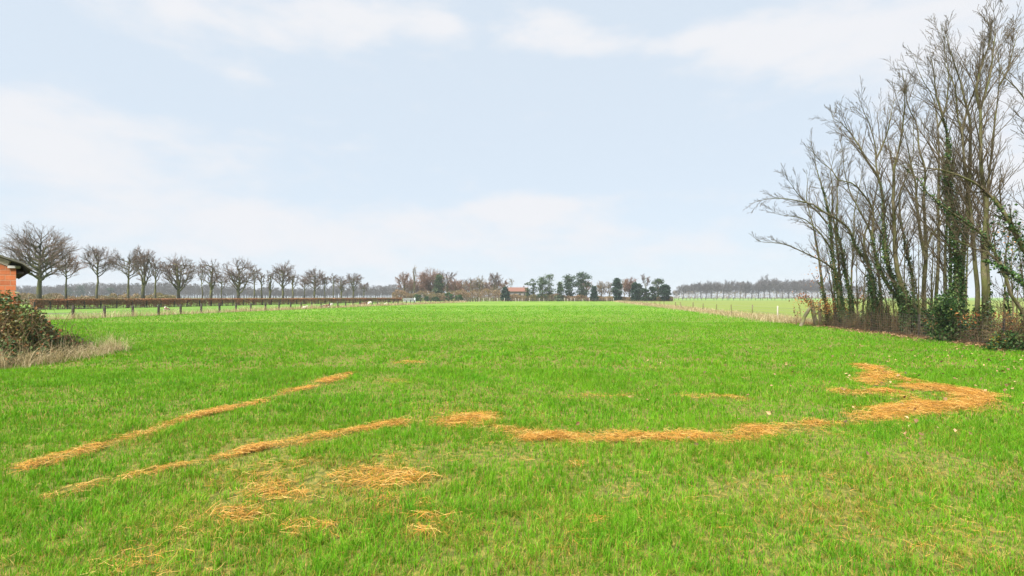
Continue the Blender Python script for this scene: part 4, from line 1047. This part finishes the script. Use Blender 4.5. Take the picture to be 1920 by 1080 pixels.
traced_tree('thin_saplings_tree', 'cluster of thin background stems seen between the last two trunks', [
    ([(1810, 610), (1811, 567), (1813, 500), (1815, 458), (1818, 410), (1816, 360)], 26, .3, 6, 10, 1.0),
    ([(1883, 605), (1883, 567), (1885, 520), (1886, 480), (1893, 430), (1898, 380)], 27, .3, 5, 12, 1.0),
    ([(1900, 607), (1899, 560), (1896, 500), (1900, 450), (1906, 400)], 26.5, .3, 4, 12, 1.0)],
    512, [(0, .1, .8, 60, .08, .1)], leaf=puff([(1890, 470), (1876, 440), (1895, 445), (1860, 452)], 26, .5, 24))
def saplings():
    rg = random.Random(61)
    for i in range(24):
        y = 17 + 13.5 * (i + rg.random()) / 24; X = RX(y) + rg.uniform(.1, 1.9)
        pic = lambda x, z, d: (960 + x / d * F, HZ - (z - EYE) / d * F)
        h = rg.uniform(2.2, 6.5); l = rg.gauss(-.35, .8)
        pp = [pic(X, 0, y), pic(X + l * .15, h * .35, y), pic(X + l * .45, h * .7, y), pic(X + l, h, y)]
        traced_tree('thin_sapling', 'thin leafless sapling stem among the boundary trees', [(pp, y, .01, rg.uniform(2.5, 4.5), 8, .9, {'start': .2})], 600 + i, [(0, 0, rg.uniform(.3, 2), 110, .075, .1)] if i % 2 else ())
saplings()
def beech_sapling():
    pp = [([(1560, 612), (1545, 585), (1522, 572), (1495, 553)], 29.2, -.2, 3, 10, .6, {'start': .2}), ([(1562, 612), (1580, 585), (1600, 572), (1628, 562)], 29.0, -.3, 3, 10, .6, {'start': .2}), ([(1560, 612), (1565, 588), (1575, 575), (1590, 566)], 29, 0, 3, 8, .5, {'start': .2})]
    traced_tree('beech_sapling', 'low beech sapling holding bright rusty orange leaves by the corner post', pp, 513, leaf=puff([(1500, 557), (1510, 562), (1520, 568), (1530, 574), (1545, 580), (1556, 577), (1565, 572), (1575, 570), (1585, 566), (1596, 564), (1612, 560), (1550, 566), (1570, 582)], 29.0, .19, 60), cat='sapling')
beech_sapling()

# corner post with its slanting brace
cp = thing('corner_post', 'leaning mossy corner post with a slanting brace at the open end of the trees', 'fence post', (17.75, 30.2, 0))
def local(o, pts): return [(a - o.location[0], b - o.location[1], c) for a, b, c in pts]
T = Tubes(); T.add(local(cp, [P(1531, 612, 30.0), P(1526, 590, 30.0), P(1521, 564, 30.0), P(1520.7, 562, 30.0), P(1520.6, 561.6, 30.0)]), [.125, .12, .115, .10, .002], 9); T.build('post', POST_GREY, cp)
T = Tubes(); T.add(local(cp, [P(1501, 613, 29.2), P(1509, 593, 29.5), P(1521, 574, 29.85)]), [.10, .095, .085], 8); T.build('brace', POST_GREY, cp)
T = Tubes(); T.add(local(cp, [P(1540, 611, 30.4), P(1537, 590, 30.4), P(1536, 566, 30.4), P(1536, 565.5, 30.4)]), [.09, .09, .085, .003], 8); T.build('second_post', POST_GREY, cp)
# dead dock stalks
dk = thing('dead_weed', 'brown dead weed stalks with seed heads left of the brace', 'weed', (*G(1496, 611), 0))
T = Tubes(); q0 = G(1496, 611)
stalks = [[(1494, 611), (1490, 590), (1489, 575)], [(1502, 611), (1501, 590), (1499, 572)], [(1492, 611), (1494, 600), (1497, 585)]]
L = []
for s_ in stalks:
    p3 = [P(x, y, q0[1]) for x, y in s_]; T.add(local(dk, p3), [.012, .009, .006], 4)
    for k in range(26): a = np.array(p3[1]) + (np.array(p3[2]) - np.array(p3[1])) * random.Random(k).random(); L.append(a + np.random.default_rng(k).normal(0, .05, 3))
T.build('stem', BRAMBLE_STEM, dk); leaves('seed_head', np.array(L), .09, LITTER, np.random.default_rng(2), dk, off=tuple(dk.location), asp=.6)

# woven wire netting in front of the stools
nt_ = thing('wire_netting', 'rusty woven wire netting along the foot of the boundary trees', 'fence')
T = Tubes()
NX = lambda y: RX(y) - .35
ys = np.arange(17.0, 28.6, .15)
rg = random.Random(6)
sag = [.02 * math.sin(y * 2.3) + .015 * math.sin(y * 5.1) for y in ys]
for k in range(9):
    T.add([(NX(y) + s_ * (1 + .3 * k), y, .03 + k * .115 + s_ * .6) for y, s_ in zip(ys, sag)], [.0040] * len(ys), 3)
for y, s_ in zip(ys, sag):
    T.add([(NX(y) + s_, y, .02), (NX(y) + s_ * 2, y, .5 + s_ * .6), (NX(y) + s_ * 3.4, y, .95 + s_ * .6)], [.0028] * 3, 3)
T.build('mesh_panel', rough_mat('rusty_wire', [(.3, (.10, .085, .07)), (.7, (.26, .23, .2))], 20, bstr=0, rough=.6), nt_)
for y in (17.2, 21.5, 25.0): one_post(nt_, NX(y) + .12, y, .98, .035, POST_DARK, (rg.uniform(-.06, .06), 0))

# undergrowth, leaf litter
def undergrowth():
    r = np.random.default_rng(33); rg = random.Random(33)
    T = Tubes()
    for i in range(2300):
        y = rg.uniform(15.5, 31); x = RX(y) + rg.uniform(-.3, 1.9); h = rg.uniform(.12, 1.0) * (.12 + 2.1 * float(vnoise(np.array([y * .75]), np.array([x * .4]), 91)[0]) ** 1.7)
        a = rg.random() * 6.283; l = rg.uniform(.3, 1.2)
        T.add(bezier((x, y, 0), (x + math.cos(a) * l * .4, y + math.sin(a) * l * .4, h * 1.5), (x + math.cos(a) * l, y + math.sin(a) * l, h * rg.uniform(.1, .9)), 6), [.008, .007, .006, .006, .005, .004], 3)
    tag(T.build('undergrowth', BRAMBLE_STEM), 'brown tangle of dead stems between the boundary trees', 'undergrowth', None, 'stuff')
    n = 21000; y = 15.6 + 15 * r.random(n); x = RX(y) + .1 + r.random(n) * 1.6
    hh = .15 + 1.15 * vnoise(x * .9, y * .9, 41) ** 1.5
    z = hh * r.random(n) ** .8; k = vnoise(x * .8, y * .6, 44) + .25 * r.random(n) > .5
    o = leaves('ivy_ground_cover', np.stack([x, y, z], 1)[k], .08, IVY, r, up=.5, asp=.85); tag(o, 'dark ivy sprawling over the ground under the trees', 'ivy', None, 'stuff')
    n = 6500; y = 16 + 15 * r.random(n); x = RX(y) + .2 + r.random(n) * 1.8
    z = (.15 + .85 * r.random(n)) * (.3 + .95 * vnoise(x, y * .8, 46)); k = vnoise(x * .9, y * .7, 47) > .48
    o = leaves('bramble_leaves', np.stack([x, y, z], 1)[k], .075, BEECH, r, up=.2, asp=.6, droop=.8); tag(o, 'withered reddish leaves hanging in the tangle', 'leaves', None, 'stuff')
    # litter on the ground
    n = 9000; y = 14.5 + 18.5 * r.random(n) ** .9; x = RX(y) - .15 + r.normal(0, .55, n)
    x = np.where(r.random(n) < .45, RX(y) + 2.2 * r.random(n) - .3, x)
    z = .012 + .05 * r.random(n)
    o = leaves('fallen_leaves', np.stack([x, y, z], 1), .085, LITTER, r, up=2.2, asp=.7); tag(o, 'brown fallen leaves littering the foot of the trees', 'leaves', None, 'stuff')
    n = 1100; y = 5 + 16 * r.random(n) ** .65; x = 1.0 * y * (.1 + .95 * r.random(n)); k = x < RX(y) - .5
    far = np.clip((x / y - .2) * 1.4, .08, 1); k &= r.random(n) < far
    o = leaves('loose_leaves', np.stack([x, y, .05 + .05 * r.random(n)], 1)[k], .062, LITTER, r, up=2.5, asp=.7); tag(o, 'single brown leaves blown onto the grass', 'leaves', None, 'stuff')
undergrowth()
def side_shrub(name, label, x, y, d, w, h, n, m, seed, ls=.075):
    r = np.random.default_rng(seed); X, Y = (x - 960) / F * d, d
    o = thing(name, label, 'shrub', (X, Y, 0))
    u = unit(r.normal(size=(n, 3))) * (r.random((n, 1)) ** .4); u[:, 2] = np.abs(u[:, 2])
    p = u * np.array([w, w * .7, h]); p *= (.75 + .4 * vnoise(p[:, 0] * 3 + 9, p[:, 2] * 3 + p[:, 1], seed))[:, None]
    leaves('foliage', p, ls, m, r, o, up=.4, asp=.75)
    T = Tubes(); rg = random.Random(seed)
    for i in range(26):
        a = rg.random() * 6.283; T.add(bezier((0, 0, -.03), (math.cos(a) * w * .3, math.sin(a) * w * .3, h * .8), (math.cos(a) * w * rg.uniform(.5, 1.1), math.sin(a) * w * .8, h * rg.uniform(.5, 1.1)), 5), [.009, .008, .006, .005, .004], 4)
    T.build('stem', BRAMBLE_STEM, o); return o
side_shrub('ivy_shrub', 'low ivy shrub with yellow sprigs at the edge of the grass by the netting end', 1900, 655, 16.3, .85, .72, 1500, IVY, 81)
side_shrub('yellow_shrub', 'small shrub of yellow autumn leaves mixed into the low ivy', 1873, 655, 16.4, .4, .6, 130, YELLOWLEAF, 82)
side_shrub('golden_shrub', 'waist high shrub with orange and yellow leaves behind the netting end', 1895, 620, 19.0, .9, 1.15, 360, YELLOWLEAF, 83)

# ------------------------------------------------------------------ haze, light, camera
hz = MB(); hz.box(-1750, 1750, -320, 1750, -1.0, 24); ho = None
m, nt, out = newmat('air')
pv = nn(nt, 'ShaderNodeVolumePrincipled'); pv.inputs['Color'].default_value = (.74, .78, .84, 1); pv.inputs['Density'].default_value = .00034
nt.links.new(pv.outputs[0], out.inputs['Volume'])
tag(hz.build('haze', m), 'thin winter haze', 'haze', None, 'stuff')

SUN_AZ, SUN_EL = R(212), R(56)      # light comes from behind the camera, a little from the left
sd = (math.sin(SUN_AZ) * math.cos(SUN_EL), math.cos(SUN_AZ) * math.cos(SUN_EL), math.sin(SUN_EL))
from mathutils import Vector
sl = bpy.data.lights.new('sun', 'SUN'); sl.energy = 2.6; sl.angle = R(24); sl.color = (1, .96, .9)
so = bpy.data.objects.new('sun', sl); C.objects.link(so); so.rotation_euler = (-Vector(sd)).to_track_quat('-Z', 'Y').to_euler()

w = bpy.data.worlds.new('World'); sc.world = w; w.use_nodes = True
nt = w.node_tree; nt.nodes.clear()
out = nn(nt, 'ShaderNodeOutputWorld'); bg = nn(nt, 'ShaderNodeBackground'); nt.links.new(bg.outputs[0], out.inputs[0])
bg.inputs['Strength'].default_value = .05
sky = nn(nt, 'ShaderNodeTexSky', sky_type='NISHITA'); sky.sun_disc = False; sky.sun_elevation = SUN_EL; sky.sun_rotation = SUN_AZ
sky.air_density = 1.0; sky.dust_density = 1.0
dirv = nn(nt, 'ShaderNodeTexCoord').outputs['Generated']
sp = nn(nt, 'ShaderNodeSeparateXYZ'); nt.links.new(dirv, sp.inputs[0])
az = math_(nt, 'ARCTAN2', sp.outputs[0], sp.outputs[1]); el = math_(nt, 'ARCSINE', sp.outputs[2])
cmb = nn(nt, 'ShaderNodeCombineXYZ'); nt.links.new(az, cmb.inputs[0]); nt.links.new(math_(nt, 'MULTIPLY', el, 2.6), cmb.inputs[1])
nz = noise(nt, cmb.outputs[0], 3.2, 8, .6, .3); nz2 = noise(nt, cmb.outputs[0], 9, 6, .55, .2)
tot = None
def blob(px, py, wx, wy, amt):
    global tot
    a0 = math.atan2(px - 960, F); e0 = math.atan2(HZ - py, math.hypot(F, px - 960))
    sa = wx / F * math.cos(a0) ** 2; se = wy / F * math.cos(a0)
    u = math_(nt, 'DIVIDE', math_(nt, 'SUBTRACT', az, a0), sa); v = math_(nt, 'DIVIDE', math_(nt, 'SUBTRACT', el, e0), se)
    g = math_(nt, 'EXPONENT', math_(nt, 'MULTIPLY', math_(nt, 'ADD', math_(nt, 'MULTIPLY', u, u), math_(nt, 'MULTIPLY', v, v)), -1.0))
    g = math_(nt, 'MULTIPLY', g, amt)
    tot = g if tot is None else math_(nt, 'ADD', tot, g)
for b in [(350, 10, 430, 60, .55), (640, 15, 130, 50, .6), (60, 235, 240, 70, .55), (360, 275, 330, 50, .45), (990, 390, 100, 24, .85), (1010, 45, 90, 34, .75), (830, 45, 60, 26, .65), (1110, 82, 90, 22, .75), (1300, 72, 120, 20, .75), (1420, 85, 120, 20, .5), (1640, 50, 330, 80, .75), (1850, 250, 260, 220, .6), (450, 135, 130, 22, .25), (400, 400, 600, 70, .35), (1250, 370, 180, 20, .25), (900, 455, 900, 70, .5)]:
    blob(*b)
cl = math_(nt, 'ADD', tot, math_(nt, 'MULTIPLY', math_(nt, 'SUBTRACT', nz, .5), 1.3))
cl = math_(nt, 'ADD', cl, math_(nt, 'MULTIPLY', math_(nt, 'SUBTRACT', nz2, .5), 1.1))
mr = nn(nt, 'ShaderNodeMapRange', interpolation_type='SMOOTHSTEP'); mr.inputs[1].default_value = .12; mr.inputs[2].default_value = .85; nt.links.new(cl, mr.inputs[0])
# thin milky veil over the blue, then cloud (values are before the 0.05 strength)
VEIL = (3.34, 3.76, 4.17); CLOUD = (3.95, 4.03, 4.2)
veil = mixc(nt, .90, sky.outputs[0], VEIL)
nt.links.new(mixc(nt, mr.outputs[0], veil, CLOUD), bg.inputs['Color'])

cam = bpy.data.cameras.new('camera'); cam.lens = 18; cam.sensor_width = 36; cam.shift_y = (HZ - 540) / 1920; cam.clip_start = .05; cam.clip_end = 5000
co = bpy.data.objects.new('camera', cam); C.objects.link(co); co.location = (0, 0, EYE); co.rotation_euler = (R(90), 0, 0)
sc.camera = co
sc.view_settings.view_transform = 'Standard'; sc.view_settings.look = 'None'; sc.view_settings.gamma = 1; sc.view_settings.exposure = 2.15
sc.render.engine = 'CYCLES'
sc.cycles.max_bounces = 5; sc.cycles.diffuse_bounces = 3; sc.cycles.transmission_bounces = 3; sc.cycles.transparent_max_bounces = 4; sc.cycles.volume_bounces = 0
sc.cycles.use_denoising = True; sc.cycles.denoiser = 'OPENIMAGEDENOISE'; sc.cycles.denoising_input_passes = 'RGB_ALBEDO_NORMAL'; sc.cycles.denoising_prefilter = 'ACCURATE'
